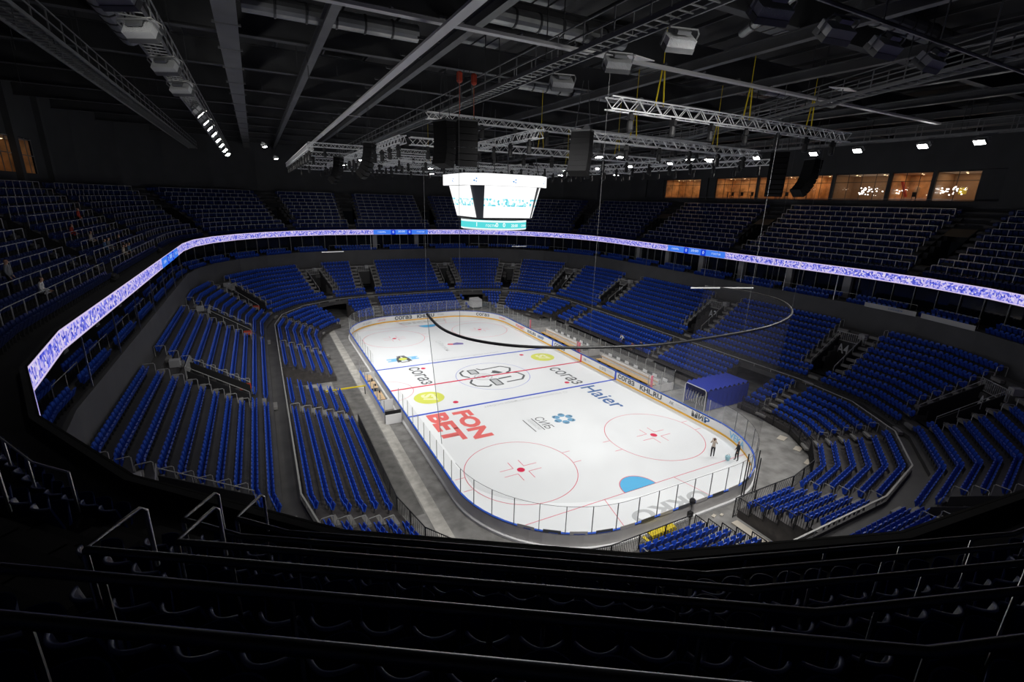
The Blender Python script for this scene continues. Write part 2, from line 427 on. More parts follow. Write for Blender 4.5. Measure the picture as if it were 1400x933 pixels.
mb = MB()                                       # wall above the lower tier and the suite ledge
W0, W1, W2, W3, W4 = [ringf(R*UK, NFU) for R in (24.4, 24.62, 25.5, 26.4, 28.0)]
def keepw(j): return True
n = len(W0)
WL = ringf(24.4*UK, NFU)
for j in range(n):
    j2 = (j+1) % n
    mb.quad((*W0[j], 7.3), (*W0[j2], 7.3), (*W0[j2], 10.55), (*W0[j], 10.55))
    mb.quad((*W0[j], 10.55), (*W0[j2], 10.55), (*W1[j2], 10.55), (*W1[j], 10.55))
mb.build('ring_wall', m_wall, kind='structure')
mb = MB()
for j in range(n):
    j2 = (j+1) % n
    mb.quad((*W1[j], 10.1), (*W1[j2], 10.1), (*W2[j2], 10.1), (*W2[j], 10.1))
    mb.quad((*W1[j], 10.1), (*W1[j], 10.55), (*W1[j2], 10.55), (*W1[j2], 10.1))
    mb.quad((*W2[j], 10.1), (*W2[j2], 10.1), (*W2[j2], 10.5), (*W2[j], 10.5))
    mb.quad((*W2[j], 10.5), (*W2[j2], 10.5), (*W4[j2], 10.5), (*W4[j], 10.5))
mb.build('suite_floor', m_terr, kind='structure')
mb = MB()
for j in range(n):
    j2 = (j+1) % n
    mb.quad((*W4[j], 10.4), (*W4[j2], 10.4), (*W4[j2], 13.4), (*W4[j], 13.4))
mb.build('suite_glass_wall', m_dglass, kind='structure')

def keep_upp(i, q):
    if 3 <= i < 8:
        for k, s in enumerate(UPP):
            if k != NEARG and s.hit(q, 0.5): return False
    return True
mu = stepped(UPR, NFU, UK, keep_upp, 35.2, 20.65)
A0, A1, A2, A3 = [ringf(R*UK, NFU) for R in (24.4, 24.55, 25.0, 28.4)]
n = len(A0)
for j in range(n):                              # front parapet above the ribbon board and the soffit over the suites
    j2 = (j+1) % n
    mu.quad((*A0[j], 14.4), (*A0[j2], 14.4), (*A0[j2], 14.40), (*A0[j], 14.40))
    mu.quad((*A0[j], 14.40), (*A0[j2], 14.40), (*A1[j2], 14.40), (*A1[j], 14.40))
    mu.quad((*A1[j], 14.05), (*A1[j], 14.40), (*A1[j2], 14.40), (*A1[j2], 14.05))
    mu.quad((*A1[j], 14.05), (*A1[j2], 14.05), (*A2[j2], 14.05), (*A2[j], 14.05))
    mu.quad((*A0[j], 13.42), (*A3[j], 13.42), (*A3[j2], 13.42), (*A0[j2], 13.42))
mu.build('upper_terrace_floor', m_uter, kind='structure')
mb = MB()
B0 = ringf(35.2*UK, NFU); n = len(B0)
for j in range(n):
    j2 = (j+1) % n; x, y = (B0[j][0]+B0[j2][0])/2, (B0[j][1]+B0[j2][1])/2
    if x > 40 and -26.5 < y < 25.5: 
        mb.quad((*B0[j], 20.6), (*B0[j2], 20.6), (*B0[j2], 21.75), (*B0[j], 21.75))
        mb.quad((*B0[j], 25.0), (*B0[j2], 25.0), (*B0[j2], 32), (*B0[j], 32)); continue
    if x < -40 and 8 < y < 19:
        mb.quad((*B0[j], 20.6), (*B0[j2], 20.6), (*B0[j2], 21.75), (*B0[j], 21.75))
        mb.quad((*B0[j], 25.0), (*B0[j2], 25.0), (*B0[j2], 32), (*B0[j], 32)); continue
    mb.quad((*B0[j], 20.6), (*B0[j2], 20.6), (*B0[j2], 32), (*B0[j], 32))
mb.build('back_wall', m_dark, kind='structure')
mb = MB(); mb.quad((-48, -62, 31.5), (-48, 62, 31.5), (52, 62, 31.5), (52, -62, 31.5))
mb.build('roof_ceiling', m_deck, kind='structure')

# ------------------------------------------------------------------ ribbon board
def led_mesh(pts, z0, z1, mats, name, off=0.0):
    v, f, uvs = [], [], []; u = 0
    for i in range(len(pts)-1):
        a, b = Vector(pts[i]), Vector(pts[i+1]); L = (b-a).length; k = len(v)
        v += [(*a, z0), (*b, z0), (*b, z1), (*a, z1)]; f.append((k, k+1, k+2, k+3)); uvs += [(u, 0), (u+L, 0), (u+L, 1), (u, 1)]; u += L
    me = bpy.data.meshes.new(name); me.from_pydata(v, [], f); me.materials.append(mats)
    l = me.uv_layers.new(name='UVMap'); l.data.foreach_set('uv', [c for q in uvs for c in q]); me.update()
    return me
rb = thing('ribbon_board', 'long lavender LED ribbon board circling the bowl under the upper tier', 'LED board', (CXC, 0, 13.4))
RP = ring(24.33*UK, NFU); RP = [(p[0]-CXC, p[1]) for p in RP] + [(RP[0][0]-CXC, RP[0][1])]
put('led_strip', led_mesh(RP, 0.05, .97, m_ribbon, 'led_strip'), rb)
m = MB(); Q0, Q1 = [[(p[0]-CXC, p[1]) for p in ring(R*UK, NFU)] for R in (24.335, 24.39)]
for i in range(len(Q0)):
    j = (i+1) % len(Q0); m.quad((*Q0[i], 1.0), (*Q0[j], 1.0), (*Q1[j], 1.0), (*Q1[i], 1.0)); m.quad((*Q0[i], 0), (*Q0[i], 1.0), (*Q0[j], 1.0), (*Q0[j], 0)); m.quad((*Q1[i], 0), (*Q1[j], 0), (*Q1[j], 1.0), (*Q1[i], 1.0))
m.build('cabinet', m_black, rb)
def score_strip(c, d, hl):
    """blue score field along the ribbon: centre c (plan, relative), unit direction d as read from the ice"""
    c, d = Vector((*c, 0)), Vector((*d, 0)); nrm = Vector((d.y, -d.x, 0))
    P = lambda a, z, o: c + d*a + nrm*o + Vector((0, 0, z))
    m = MB(); m.quad(P(-hl, .08, .02), P(hl, .08, .02), P(hl, .95, .02), P(-hl, .95, .02))
    s = m.build('score_field', m_ribblue, rb)
    for a in (-hl*.3, hl*.3):
        m = MB(); m.quad(P(a-.45, .05, .035), P(a+.45, .05, .035), P(a+.45, .96, .035), P(a-.45, .96, .035)); q = m.build('score_box', m_ribdeep, s)
        text('numeral', '0', m_ribtext, P(a-.15, .3, .05), d, (0, 0, 1), .45, .3, s)
    text('clock', '20:00', m_ribtext, P(-.7, .45, .05), d, (0, 0, 1), .33, 1.4, s)
    text('team_name', 'СИБИРЬ', m_ribtext, P(-hl*.85, .4, .05), d, (0, 0, 1), .26, 1.5, s)
    text('team_name', 'ГОСТИ', m_ribtext, P(hl*.58, .4, .05), d, (0, 0, 1), .26, 1.5, s)
RX = QX+24.33*UK
score_strip((0.3, QY+24.33*UK-.03), (1, 0), 5.4)
score_strip((RX-.03, 2.2), (0, -1), 5.4)
score_strip((-RX+.03, 11.0), (0, 1), 5.4)

# ------------------------------------------------------------------ suite level: posts, piers, mullions, seats
post_me = MB(); post_me.box(-.035, -.035, 0, .035, .035, 2.85); post_me = post_me.mesh('front_post', m_rail)
pier_me = MB(); pier_me.box(-.42, -.25, 0, .42, .25, 2.9); pier_me = pier_me.mesh('pier', mat('pale pier', (.34, .34, .34), .6))
mull_me = MB(); mull_me.box(-.03, -.04, 0, .03, .04, 2.9); mull_me = mull_me.mesh('mullion', m_railw)
def walk(R, nf, step, k=1.0):
    """evenly spaced (point, tangent, outward) along the ring, edge by edge"""
    P = ring(R*k, nf)
    for i in range(len(P)):
        a, b = Vector(P[i]), Vector(P[(i+1) % len(P)]); L = (b-a).length
        if L < 1e-6: continue
        t = (b-a)/L; o = Vector((t.y, -t.x)); m = int(L/step)
        for j in range(m):
            yield a + t*((j+.5)*L/m), t, o
def inview(p, marg=30):
    d = Vector(p)-CAM; zf = d.dot(fw)
    if zf < .3: return None
    x, y = 700+FPX*d.dot(rt)/zf, 466.5-FPX*d.dot(up)/zf
    return (x, y, zf) if -marg < x < 1400+marg and -marg < y < 933+marg else None
def skyline(x):
    """picture height above which the lower bowl shows over the near rows (used to pick which repeats are worth building singly)"""
    pts = [(-50, 545), (40, 570), (100, 645), (350, 690), (465, 735), (780, 745), (1000, 762), (1400, 672), (1500, 660)]
    for (a, b), (c, d) in zip(pts, pts[1:]):
        if a <= x <= c: return b+(d-b)*(x-a)/(c-a)
    return 0
for p, t, o in walk(24.5, NFU, 5.6, UK):
    if inview((*p, 12)): put('suite_post', post_me, kind='structure', loc=(*p, 10.55), rz=math.atan2(o.y, o.x))
for p, t, o in walk(27.75, NFU, 6.5, UK):
    if inview((*p, 12)): put('suite_pier_wall', pier_me, kind='structure', loc=(*p, 10.5), rz=math.atan2(o.y, o.x)+PI/2)
mm = MB()
for p, t, o in walk(27.9, NFU, 1.6, UK):
    mm.obox((*p, 11.95), (*(t*.03), 0), (*(o*.04), 0), (0, 0, 1.45))
mm.build('suite_window_frame', m_railw, kind='structure')
for p, t, o in walk(25.45, NFU, 5.6, UK):
    if inview((*p, 11)):
        m = MB(); h = 1.9
        m.tube([(-h, 0, 0), (-h, 0, .95), (h, 0, .95), (h, 0, 0)], .022, 5); m.tube([(0, 0, 0), (0, 0, .95)], .018, 4)
        put('suite_handrail', m.mesh('suite_handrail', m_railw), None, 'structure', loc=(*p, 10.5), rz=math.atan2(t.y, t.x))

# ------------------------------------------------------------------ seats
def seat_parts():
    """low seat: rounded backrest, tipped pan, leg; x along the row, +y to the back"""
    b = MB(); ol = [(-.195, .44), (.195, .44), (.20, .70), (.13, .87), (-.13, .87), (-.20, .70)]
    def P(x, z, y): return (x, .02+y+(z-.44)*.16, z)
    fr = [P(x, z, -.03 if abs(x) < .18 else -.045) for x, z in ol]; bk = [P(x, z, .03) for x, z in ol]
    b.poly(fr); b.poly(bk[::-1])
    for i in range(6): b.quad(fr[i], bk[i], bk[(i+1) % 6], fr[(i+1) % 6])
    p = MB(); p.obox((0, -.15, .56), (.19, 0, 0), (0, .035, .012), (0, -.07, .19))
    l = MB(); l.box(-.03, -.06, 0, .03, .02, .46)
    return b, p, l
def nice_seat():
    """tip-up seat seen close by: curved shell back, tipped curved pan"""
    b = MB(); N, K = 10, 6; W = .215
    def S_(u, v, off):
        x = W*u*(1-.10*v*v); y = .03 - .125*u*u + .10*v + off*(1-.15*abs(u)); z = .40+.47*v - .03*u*u*v
        return (x, y, z)
    def sheet(m, F, N, K, th):
        for sgn, off in ((0, 0), (1, th)):
            for i in range(N):
                for j in range(K):
                    q = [(i, j), (i+1, j), (i+1, j+1), (i, j+1)]
                    pts = [F(2*a/N-1, c/K, off) for a, c in q]
                    m.quad(*(pts if not sgn else pts[::-1]))
        for i in range(N):
            for v in (0, 1):
                a, c = 2*i/N-1, 2*(i+1)/N-1; m.quad(F(a, v, 0), F(c, v, 0), F(c, v, th), F(a, v, th))
        for j in range(K):
            for u in (-1, 1): m.quad(F(u, j/K, 0), F(u, (j+1)/K, 0), F(u, (j+1)/K, th), F(u, j/K, th))
    sheet(b, S_, N, K, .035)
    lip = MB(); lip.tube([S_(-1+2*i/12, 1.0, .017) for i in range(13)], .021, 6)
    p = MB()
    sheet(p, lambda u, v, off: (.20*u, -.19 - .085*(1-u*u) - .02*v + off*(1-.6*v), .42+.35*v-.02*u*u), N, 3, .04)
    l = MB(); l.box(-.19, -.10, .0, -.15, .06, .46); l.box(.15, -.10, 0, .19, .06, .46); l.box(-.19, -.06, .40, .19, 0, .44)
    return b, lip, p, l
sb, sp, sl = seat_parts()
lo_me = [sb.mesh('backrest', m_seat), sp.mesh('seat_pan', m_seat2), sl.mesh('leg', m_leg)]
nb, nlip, npn, nl = nice_seat()
hi_me = [nb.mesh('backrest', m_seat_shaded), nlip.mesh('top_rim', m_rim), npn.mesh('seat_pan', m_seat_shaded), nl.mesh('leg_frame', m_leg)]
for me in hi_me[:3]: me.polygons.foreach_set('use_smooth', [True]*len(me.polygons))

def seat_spots(rows, nf, k, depth, pitch, skip):
    out = []
    for i, (R, z) in enumerate(rows):
        for p, t, o in walk(R+depth, nf, pitch, k):
            if not skip(i, p): out.append((i, (p.x, p.y, z), math.atan2(o.y, o.x)-PI/2))
    return out
def skip_tele(i, p):
    if in_gap((p.x, p.y)) or not keep_tele(i, p): return True
    return any(s.hit(p, .12) for nm, s in LOW)
def skip_blk(i, p):
    return any(s.hit(p, .12 if i < VR[0] else 1.75) for nm, s in LOW)
def skip_upp(i, p):
    return any(abs(s.lat(p)) < upp_half(k, i)+.1 for k, s in enumerate(UPP))
low = [('tele', *q) for q in seat_spots(TELE, NFL, 1, .62, .52, skip_tele)] + [('blk', *q) for q in seat_spots(BLK, NFL, 1, .56, .52, skip_blk)]
upp = [('upp', *q) for q in seat_spots(UPR[:11], NFU, UK, .76, .47, skip_upp)]
SUI = [(24.75, 10.1), (25.6, 10.5)]
def skip_sui(i, p):
    return False
sui = [('sui', *q) for q in seat_spots(SUI, NFU, UK, .45, .5, skip_sui) if (math.floor((q[1][0]+q[1][1]*1.3)/2.4) % 4)]

def rank(spots, sky, top):
    c = []
    for idx, q in enumerate(spots):
        x, y, z = q[2]; v = inview((x, y, z+.7), 10 if sky else 220)
        if v and (sky is None or (v[1] < skyline(v[0]) and not (v[0] < 60))): c.append((v[2], idx))
    c.sort(); return {i for d, i in c[:top]}
near_low = rank(low, True, 300); near_upp = rank(upp, None, 255)

def stuff_mesh(spots, skipset, name, meshes, mats):
    import numpy as np
    V, F, MI = [], [], []; base = 0; parts = []
    vv = np.concatenate([np.array([v.co[:] for v in me.vertices]) for me in meshes]); ff = []; mi = []; off = 0
    for k, me in enumerate(meshes):
        for p in me.polygons: ff.append([off+i for i in p.vertices]); mi.append(k)
        off += len(me.vertices)
    allv = []; allf = []; allm = []
    for idx, q in enumerate(spots):
        if idx in skipset: continue
        (x, y, z), a = q[2], q[3]; c, s = math.cos(a), math.sin(a)
        w_ = np.empty_like(vv); w_[:, 0] = vv[:, 0]*c-vv[:, 1]*s+x; w_[:, 1] = vv[:, 0]*s+vv[:, 1]*c+y; w_[:, 2] = vv[:, 2]+z
        allv.append(w_); allf += [[i+base for i in f] for f in ff]; allm += mi; base += len(vv)
    me = bpy.data.meshes.new(name); me.from_pydata(np.concatenate(allv).tolist(), [], allf)
    for m in mats: me.materials.append(m)
    me.polygons.foreach_set('material_index', allm); me.update(); return me
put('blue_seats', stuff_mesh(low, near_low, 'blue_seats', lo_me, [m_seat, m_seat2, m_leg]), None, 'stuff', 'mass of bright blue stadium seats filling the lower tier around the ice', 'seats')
put('upper_seats', stuff_mesh(upp, near_upp, 'upper_seats', lo_me, [m_seat_shaded, m_seat_shaded, m_leg]), None, 'stuff', 'mass of shaded blue seats behind thin rails filling the upper tier', 'seats')
put('suite_seats', stuff_mesh(sui, set(), 'suite_seats', lo_me, [m_seat, m_seat2, m_leg]), None, 'stuff', 'short rows of blue seats on the suite balcony below the ribbon board', 'seats')
ROWN = ['front', 'second', 'third', 'fourth', 'fifth', 'sixth', 'seventh', 'eighth', 'ninth', 'tenth', 'eleventh']
def sector(p):
    x, y = p[0], p[1]
    if y < -26: return 'at the near end' if x < 6 else 'in the near right corner'
    return 'on the left side' if x < 0 else 'on the right side'
for idx in sorted(near_low):
    tier, i, p, a = low[idx]
    nm = ('%s row of the block by the boards %s' if tier == 'tele' else '%s row above the walkway %s') % (ROWN[i], sector(p))
    o = put('stadium_seat', None, None, None, 'blue tip-up seat, ' + nm, 'seat', 'blue seats, ' + nm, p, a)
    for nme, me in zip(('backrest', 'seat_pan', 'leg'), lo_me): put(nme, me, o)
ONES = ['', 'one', 'two', 'three', 'four', 'five', 'six', 'seven', 'eight', 'nine', 'ten', 'eleven', 'twelve', 'thirteen', 'fourteen', 'fifteen', 'sixteen', 'seventeen', 'eighteen', 'nineteen']
def word(n_): return ONES[n_] if n_ < 20 else ['', '', 'twenty', 'thirty', 'forty', 'fifty', 'sixty', 'seventy', 'eighty'][n_//10]+('-'+ONES[n_ % 10] if n_ % 10 else '')
NUM = ['', 'first', 'second', 'third', 'fourth', 'fifth', 'sixth', 'seventh', 'eighth', 'ninth', 'tenth', 'eleventh', 'twelfth', 'thirteenth', 'fourteenth', 'fifteenth', 'sixteenth', 'seventeenth', 'eighteenth', 'nineteenth', 'twentieth']
near_no = {}
for r_ in range(11):                            # number the seats of each near row from the left as seen from above it
    row = sorted((UPP[NEARG].lat(upp[i][2]), i) for i in near_upp if upp[i][1] == r_)
    for k, (l_, i) in enumerate(row): near_no[i] = '%s singly built from the left' % ('%d' % (k+1)) if False else ('%s from left' % (NUM[k+1] if k < 20 else 'number '+word(k+1)))
for idx in sorted(near_upp):
    tier, i, p, a = upp[idx]
    d = (Vector(p)-CAM).length
    sec = sector(p) if p[1] > -40 or p[0] > 0 or p[0] < -26.5 else 'below the camera'
    if sec == 'below the camera': lab = 'shaded blue tip-up seat below the camera, %s row, %s' % (ROWN[i], near_no[idx])
    else: lab = 'shaded blue tip-up seat in the upper tier, %s row %s' % (ROWN[i], sec)
    o = put('tip_up_seat', None, None, None, lab, 'seat', 'shaded blue seats, %s row %s' % (ROWN[i], sec), p, a)
    for nme, me in zip(('backrest', 'top_rim', 'seat_pan', 'leg_frame'), hi_me): put(nme, me, o)

# ------------------------------------------------------------------ aisles, entrances, handrails of the lower tier
hoop_me = MB(); hoop_me.tube([(-.36, 0, 0), (-.36, 0, .78), (-.30, 0, .84), (.30, 0, .84), (.36, 0, .78), (.36, 0, 0)], .028, 5)
hoop_me = hoop_me.mesh('aisle_hoop', m_railw)
barrier = MB()
barrier.bar((-1.5, 0, 1.05), (1.5, 0, 1.05), .05); barrier.bar((-1.5, 0, .12), (1.5, 0, .12), .05)
for i in range(16): barrier.bar((-1.5+i*.2, 0, .1), (-1.5+i*.2, 0, 1.05), .055, .02)
barrier = barrier.mesh('barrier_fence', m_railw)
crate = MB(); crate.box(-.35, -.3, 0, .35, .3, .55); crate.k = 0
crate = crate.mesh('equipment_box', mat('box grey', (.38, .38, .38), .6))
SIDEN = lambda q: ('right' if q.x > 20 else 'left' if q.x < -18 else 'far' if q.y > 0 else 'near')
hoops = 0
for ai, (lab, s) in enumerate(LOW):
    st = MB(); d3 = Vector((s.d.x, s.d.y, 0)); l3 = Vector((s.l.x, s.l.y, 0))
    q0 = s.at(12, NFL)
    where = '%s side' % SIDEN(q0) if SIDEN(q0) in ('left', 'right') else '%s end' % SIDEN(q0)
    rot = math.atan2(s.d.y, s.d.x)
    for i, (R, z) in enumerate(TELE):
        p = s.at(R, NFL)
        if in_gap(p) or not keep_tele(i, p): continue
        P = Vector((p.x, p.y, 0)) - d3*.15
        st.obox(P + Vector((0, 0, z-.09)), d3*.15, l3*.55, (0, 0, .09))
        P2 = Vector((p.x, p.y, 0)) + d3*.45 + l3*.62
        if i >= 1 and inview((P2.x, P2.y, z+.5)) and not (i % 2 and inview((P2.x, P2.y, z+.5))[2] > 80):
            put('aisle_hoop', hoop_me, None, None, 'pale metal handrail hoop on a stepped gangway of the lower tier', 'handrail', 'handrail hoops beside the lower gangways', (P2.x, P2.y, z), rot)
    for i, (R, z) in enumerate(BLK):
        lats = (0,) if i < VR[0] else (1.75, -1.75)
        for la in lats:
            p = s.at(R, NFL, la); P = Vector((p.x, p.y, 0)) - d3*.15
            st.obox(P + Vector((0, 0, z-.13)), d3*.15, l3*.55, (0, 0, .13))
        if i >= VR[0]:
            for la in (2.35, -2.35):
                p = s.at(R, NFL, la); P2 = Vector((p.x, p.y, 0)) + d3*.4
                if inview((P2.x, P2.y, z+.5)):
                    put('aisle_hoop', hoop_me, None, None, 'pale metal handrail hoop on a stepped gangway of the lower tier', 'handrail', 'handrail hoops beside the lower gangways', (P2.x, P2.y, z), rot)
    st.build('gangway_steps_floor', m_step, kind='structure')
    # the entrance itself: side walls, floor, header
    Ra, Rb = BLK[VR[0]][0], BLK[VR[1]][0]; za, zb = BLK[VR[0]][1], BLK[VR[1]][1]
    a, b = s.at(Ra, NFL), s.at(Rb, NFL); A, B = Vector((a.x, a.y, 0)), Vector((b.x, b.y, 0))
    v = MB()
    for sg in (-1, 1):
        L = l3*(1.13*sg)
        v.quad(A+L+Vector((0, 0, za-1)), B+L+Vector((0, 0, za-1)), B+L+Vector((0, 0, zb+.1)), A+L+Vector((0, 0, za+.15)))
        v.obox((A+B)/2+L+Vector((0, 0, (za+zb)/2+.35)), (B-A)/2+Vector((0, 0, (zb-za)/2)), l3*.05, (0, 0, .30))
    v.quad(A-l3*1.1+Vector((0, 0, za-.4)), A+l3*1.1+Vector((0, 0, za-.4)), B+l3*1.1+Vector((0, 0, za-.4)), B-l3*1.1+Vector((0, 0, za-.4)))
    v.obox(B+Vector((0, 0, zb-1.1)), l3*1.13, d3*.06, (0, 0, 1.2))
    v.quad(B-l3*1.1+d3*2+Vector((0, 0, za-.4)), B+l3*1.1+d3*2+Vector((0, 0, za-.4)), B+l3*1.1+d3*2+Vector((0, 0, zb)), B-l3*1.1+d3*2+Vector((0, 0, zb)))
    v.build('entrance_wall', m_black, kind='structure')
    if lab:
        text('entrance_sign', lab, m_sign, B - d3*.12 + l3*1.08 + Vector((0, 0, zb-1.25)), -l3, (0, 0, 1), 1.05, 1.2, None, .02)
        o = C.objects[-1] if False else bpy.context.scene.objects[-1]
        for o in [x for x in S.objects if x.name.startswith('entrance_sign') and 'label' not in x]:
            o['label'] = 'grey lettering %s on the dark wall of a lower tier entrance' % lab; o['category'] = 'sign'
    # guard rails down both sides of the opening
    gs = []
    for sg in (-1, 1):
        g = MB(); gs.append(g)
        L = l3*(1.2*sg); p0, p1 = A+L+Vector((0, 0, za+.9)), B+L+Vector((0, 0, zb+1.0))
        g.tube([p0-Vector((0, 0, .8)), p0, p1, p1-Vector((0, 0, .8))], .03, 5)
        for t in (.33, .66): q = p0.lerp(p1, t); g.tube([q, q-Vector((0, 0, .8))], .025, 4)
    if inview((B.x, B.y, zb)):
        ph = 'under sign %s' % lab if lab else 'over the entrance number %d' % ai
        seq = {3: 'far right corner entrance', 4: 'far end entrance right of centre', 5: 'far end entrance left of centre', 6: 'far left corner entrance',
               7: 'entrance farthest along the left side', 8: 'middle entrance of the left side', 9: 'nearest whole entrance of the left side', 10: 'near left entrance above the rows below', 11: 'entrance of the near left corner', 12: 'near end entrance left of the ice gate', 13: 'near end entrance right of the ice gate'}.get(ai, 'entrance marked '+lab if lab else 'near end entrance')
        gt = thing('stair_handrail', 'pair of sloping pale handrails at the ' + seq, 'handrail')
        for g in gs: g.build('sloping_rail', m_railw, gt)
        put('barrier_fence', barrier, None, None, 'pale slatted barrier above the ' + seq, 'barrier', None, (B.x-d3.x*.0, B.y, zb+.02), rot+PI/2)
        if 7 <= ai <= 10:
            rp = MB(); c_ = A + d3*.35 + l3*(1.16 if ai != 9 else -1.16); rp.obox(c_+Vector((0, 0, za+.55)), d3*.42, l3*.04, (0, 0, .26))
            rp.build('red_panel', m_red2, gt, None, 'dull red panel')
        e = B + d3*.9 - l3*.7
        put('equipment_box', crate, None, None, 'grey box behind the barrier of the ' + seq, 'box', None, (e.x, e.y, zb+.55), rot)
# low rail on the parapet between the blocks
P = ring(15.55, NFL); pr = MB()
for i in range(len(P)):
    pr.bar((*P[i], 3.36), (*P[(i+1) % len(P)], 3.36), .10, .05)
for p, t, o in walk(15.55, NFL, 2.0): pr.bar((p.x, p.y, 2.98), (p.x, p.y, 3.36), .04)
pr.build('parapet_rail', m_railw, None, None, 'pale rail on the parapet between the two blocks of the lower tier', 'rail')

# ------------------------------------------------------------------ upper tier: gangways, entrances, row rails
for ai, s in enumerate(UPP):
    st = MB(); d3 = Vector((s.d.x, s.d.y, 0)); l3 = Vector((s.l.x, s.l.y, 0))
    for i, (R, z) in enumerate(UPR[:11]):
        for la in ((0,) if i < 3 else (1.75, -1.75) if ai != NEARG else (-2, -1, 0, 1, 2) if i < 5 else ()):
            for kk in (1, 2):
                p = s.at((R)*UK, NFU, la); P = Vector((p.x, p.y, 0)) - d3*(.14*kk)
                st.obox(P+Vector((0, 0, z-.1*kk-.1)), d3*.14, l3*.52, (0, 0, .1))
    st.build('upper_steps_floor', m_terr, kind='structure')
    if ai == NEARG: continue
    a, b = s.at(UPR[3][0]*UK, NFU), s.at(UPR[8][0]*UK, NFU); A, B = Vector((a.x, a.y, 0)), Vector((b.x, b.y, 0)); za, zb = UPR[3][1], UPR[8][1]
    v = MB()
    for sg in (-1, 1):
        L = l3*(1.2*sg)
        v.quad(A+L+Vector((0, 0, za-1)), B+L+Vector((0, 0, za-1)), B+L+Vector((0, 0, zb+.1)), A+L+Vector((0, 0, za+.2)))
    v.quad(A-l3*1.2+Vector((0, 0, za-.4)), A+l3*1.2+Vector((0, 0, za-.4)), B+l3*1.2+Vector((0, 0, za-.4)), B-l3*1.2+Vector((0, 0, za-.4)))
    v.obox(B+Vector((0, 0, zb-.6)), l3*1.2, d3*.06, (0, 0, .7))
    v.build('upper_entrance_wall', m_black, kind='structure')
    if inview((B.x, B.y, zb)) and ai != 11:
        m = MB(); m.quad(B-l3*1.15-d3*1.4+Vector((0, 0, zb-.7)), B+l3*1.15-d3*1.4+Vector((0, 0, zb-.7)), B+l3*1.15+Vector((0, 0, zb+.1)), B-l3*1.15+Vector((0, 0, zb+.1)))
        m.build('upper_entrance_hood_wall', m_dark, kind='structure')

rail_group = 'guard rails in front of the upper tier rows'
def rail_runs(R):
    pts = ringf(R, NFU); n = len(pts)
    blocked = [any(abs(s.lat(p)) < upp_half(k, mrow) for k, s in enumerate(UPP)) for p in pts]
    try: st = blocked.index(True)
    except ValueError: return [pts]
    runs, cur = [], []
    for k in range(n+1):
        j = (st+k) % n
        if blocked[j]:
            if len(cur) > 3: runs.append(cur)
            cur = []
        else: cur.append(pts[j])
    if len(cur) > 3: runs.append(cur)
    return runs
def slim(pts):
    out = [pts[0]]
    for a, b, c in zip(pts, pts[1:], pts[2:]):
        if abs((b[0]-a[0])*(c[1]-b[1])-(b[1]-a[1])*(c[0]-b[0])) > 1e-4: out.append(b)
    return out+[pts[-1]]
for mrow in range(1, 11):
    R = UPR[mrow][0]*UK; z = UPR[mrow][1]
    for run in rail_runs(R):
        mid = run[len(run)//2]
        vis = [p for p in run if inview((p[0], p[1], z+.9), 10)]
        if not vis: continue
        ln = slim(run); h = .87
        close = (Vector((*mid, z))-CAM).length < 13 or min((Vector((*p, z))-CAM).length for p in vis) < 9
        lens = [0]
        for a, b in zip(ln, ln[1:]): lens.append(lens[-1]+math.hypot(b[0]-a[0], b[1]-a[1]))
        def at_len(q):
            for (a, b), (c, d) in zip(zip(ln, ln[1:]), zip(lens, lens[1:])):
                if q <= d or b == ln[-1]:
                    t = (q-c)/(d-c) if d > c else 0; return (a[0]+(b[0]-a[0])*t, a[1]+(b[1]-a[1])*t)
        N = max(1, round(lens[-1]/1.35)); pts = [at_len(lens[-1]*i/N) for i in range(N+1)]
        if close:
            o = thing('guard_rail', 'long dark tubular guard rail in front of the %s row below the camera' % ROWN[mrow] if mid[0] > -25 and mid[0] < -17 else
                      'tubular guard rail along the %s upper row %s the gangway' % (ROWN[mrow], 'left of' if mid[0] < -24 else 'right of'), 'rail', (*mid, z), 0, None)
            t = MB(); t.tube([(p[0]-mid[0], p[1]-mid[1], h) for p in ln], .038, 10); t.build('top_rail', m_raild, o, smooth=True)
            pm = MB(); pm.tube([(0, 0, 0), (0, 0, h)], .021, 6); pm = pm.mesh('post', m_rail)
            for p in pts: put('post', pm, o, loc=(p[0]-mid[0], p[1]-mid[1], 0))
            for e, e2 in ((ln[0], ln[1]), (ln[-1], ln[-2])):
                dv = (Vector(e)-Vector(e2)).normalized(); ov = Vector((dv.y, -dv.x))
                c = quadc(2); ov = (Vector(e)-Vector(c)).normalized()
                q0 = Vector((e[0]-mid[0], e[1]-mid[1], h)) + Vector((dv.x, dv.y, 0))*.03; 
                ov = -ov; q1 = q0 + Vector((ov.x, ov.y, .06))*.62
                m = MB(); m.tube([q0-Vector((0, 0, .9)), q0-Vector((0, 0, .06)), q0+Vector((ov.x*.05, ov.y*.05, 0)), q1-Vector((ov.x*.05, ov.y*.05, 0)), q1-Vector((0, 0, .06)), q1-Vector((0, 0, .75))], .024, 6)
                m.build('end_hoop', m_rail, o, smooth=True)
        else:
            t = MB(); t.tube([(p[0], p[1], z+h) for p in ln], .022, 5)
            for p in pts: t.obox((p[0], p[1], z+h/2), (.02, 0, 0), (0, .02, 0), (0, 0, h/2))
            sec = 'on the left side' if mid[0] < -25 and mid[1] > -30 else 'on the right side' if mid[0] > 25 and mid[1] < 30 else 'at the far end' if mid[1] > 30 else 'at the near end'
            lb = 'thin pale guard rail with posts, %s row of the upper tier %s' % (ROWN[mrow], sec)
            t.build('guard_rail', m_railf, None, None, lb, 'rail', lb.replace('thin pale guard rail', 'guard rails'))

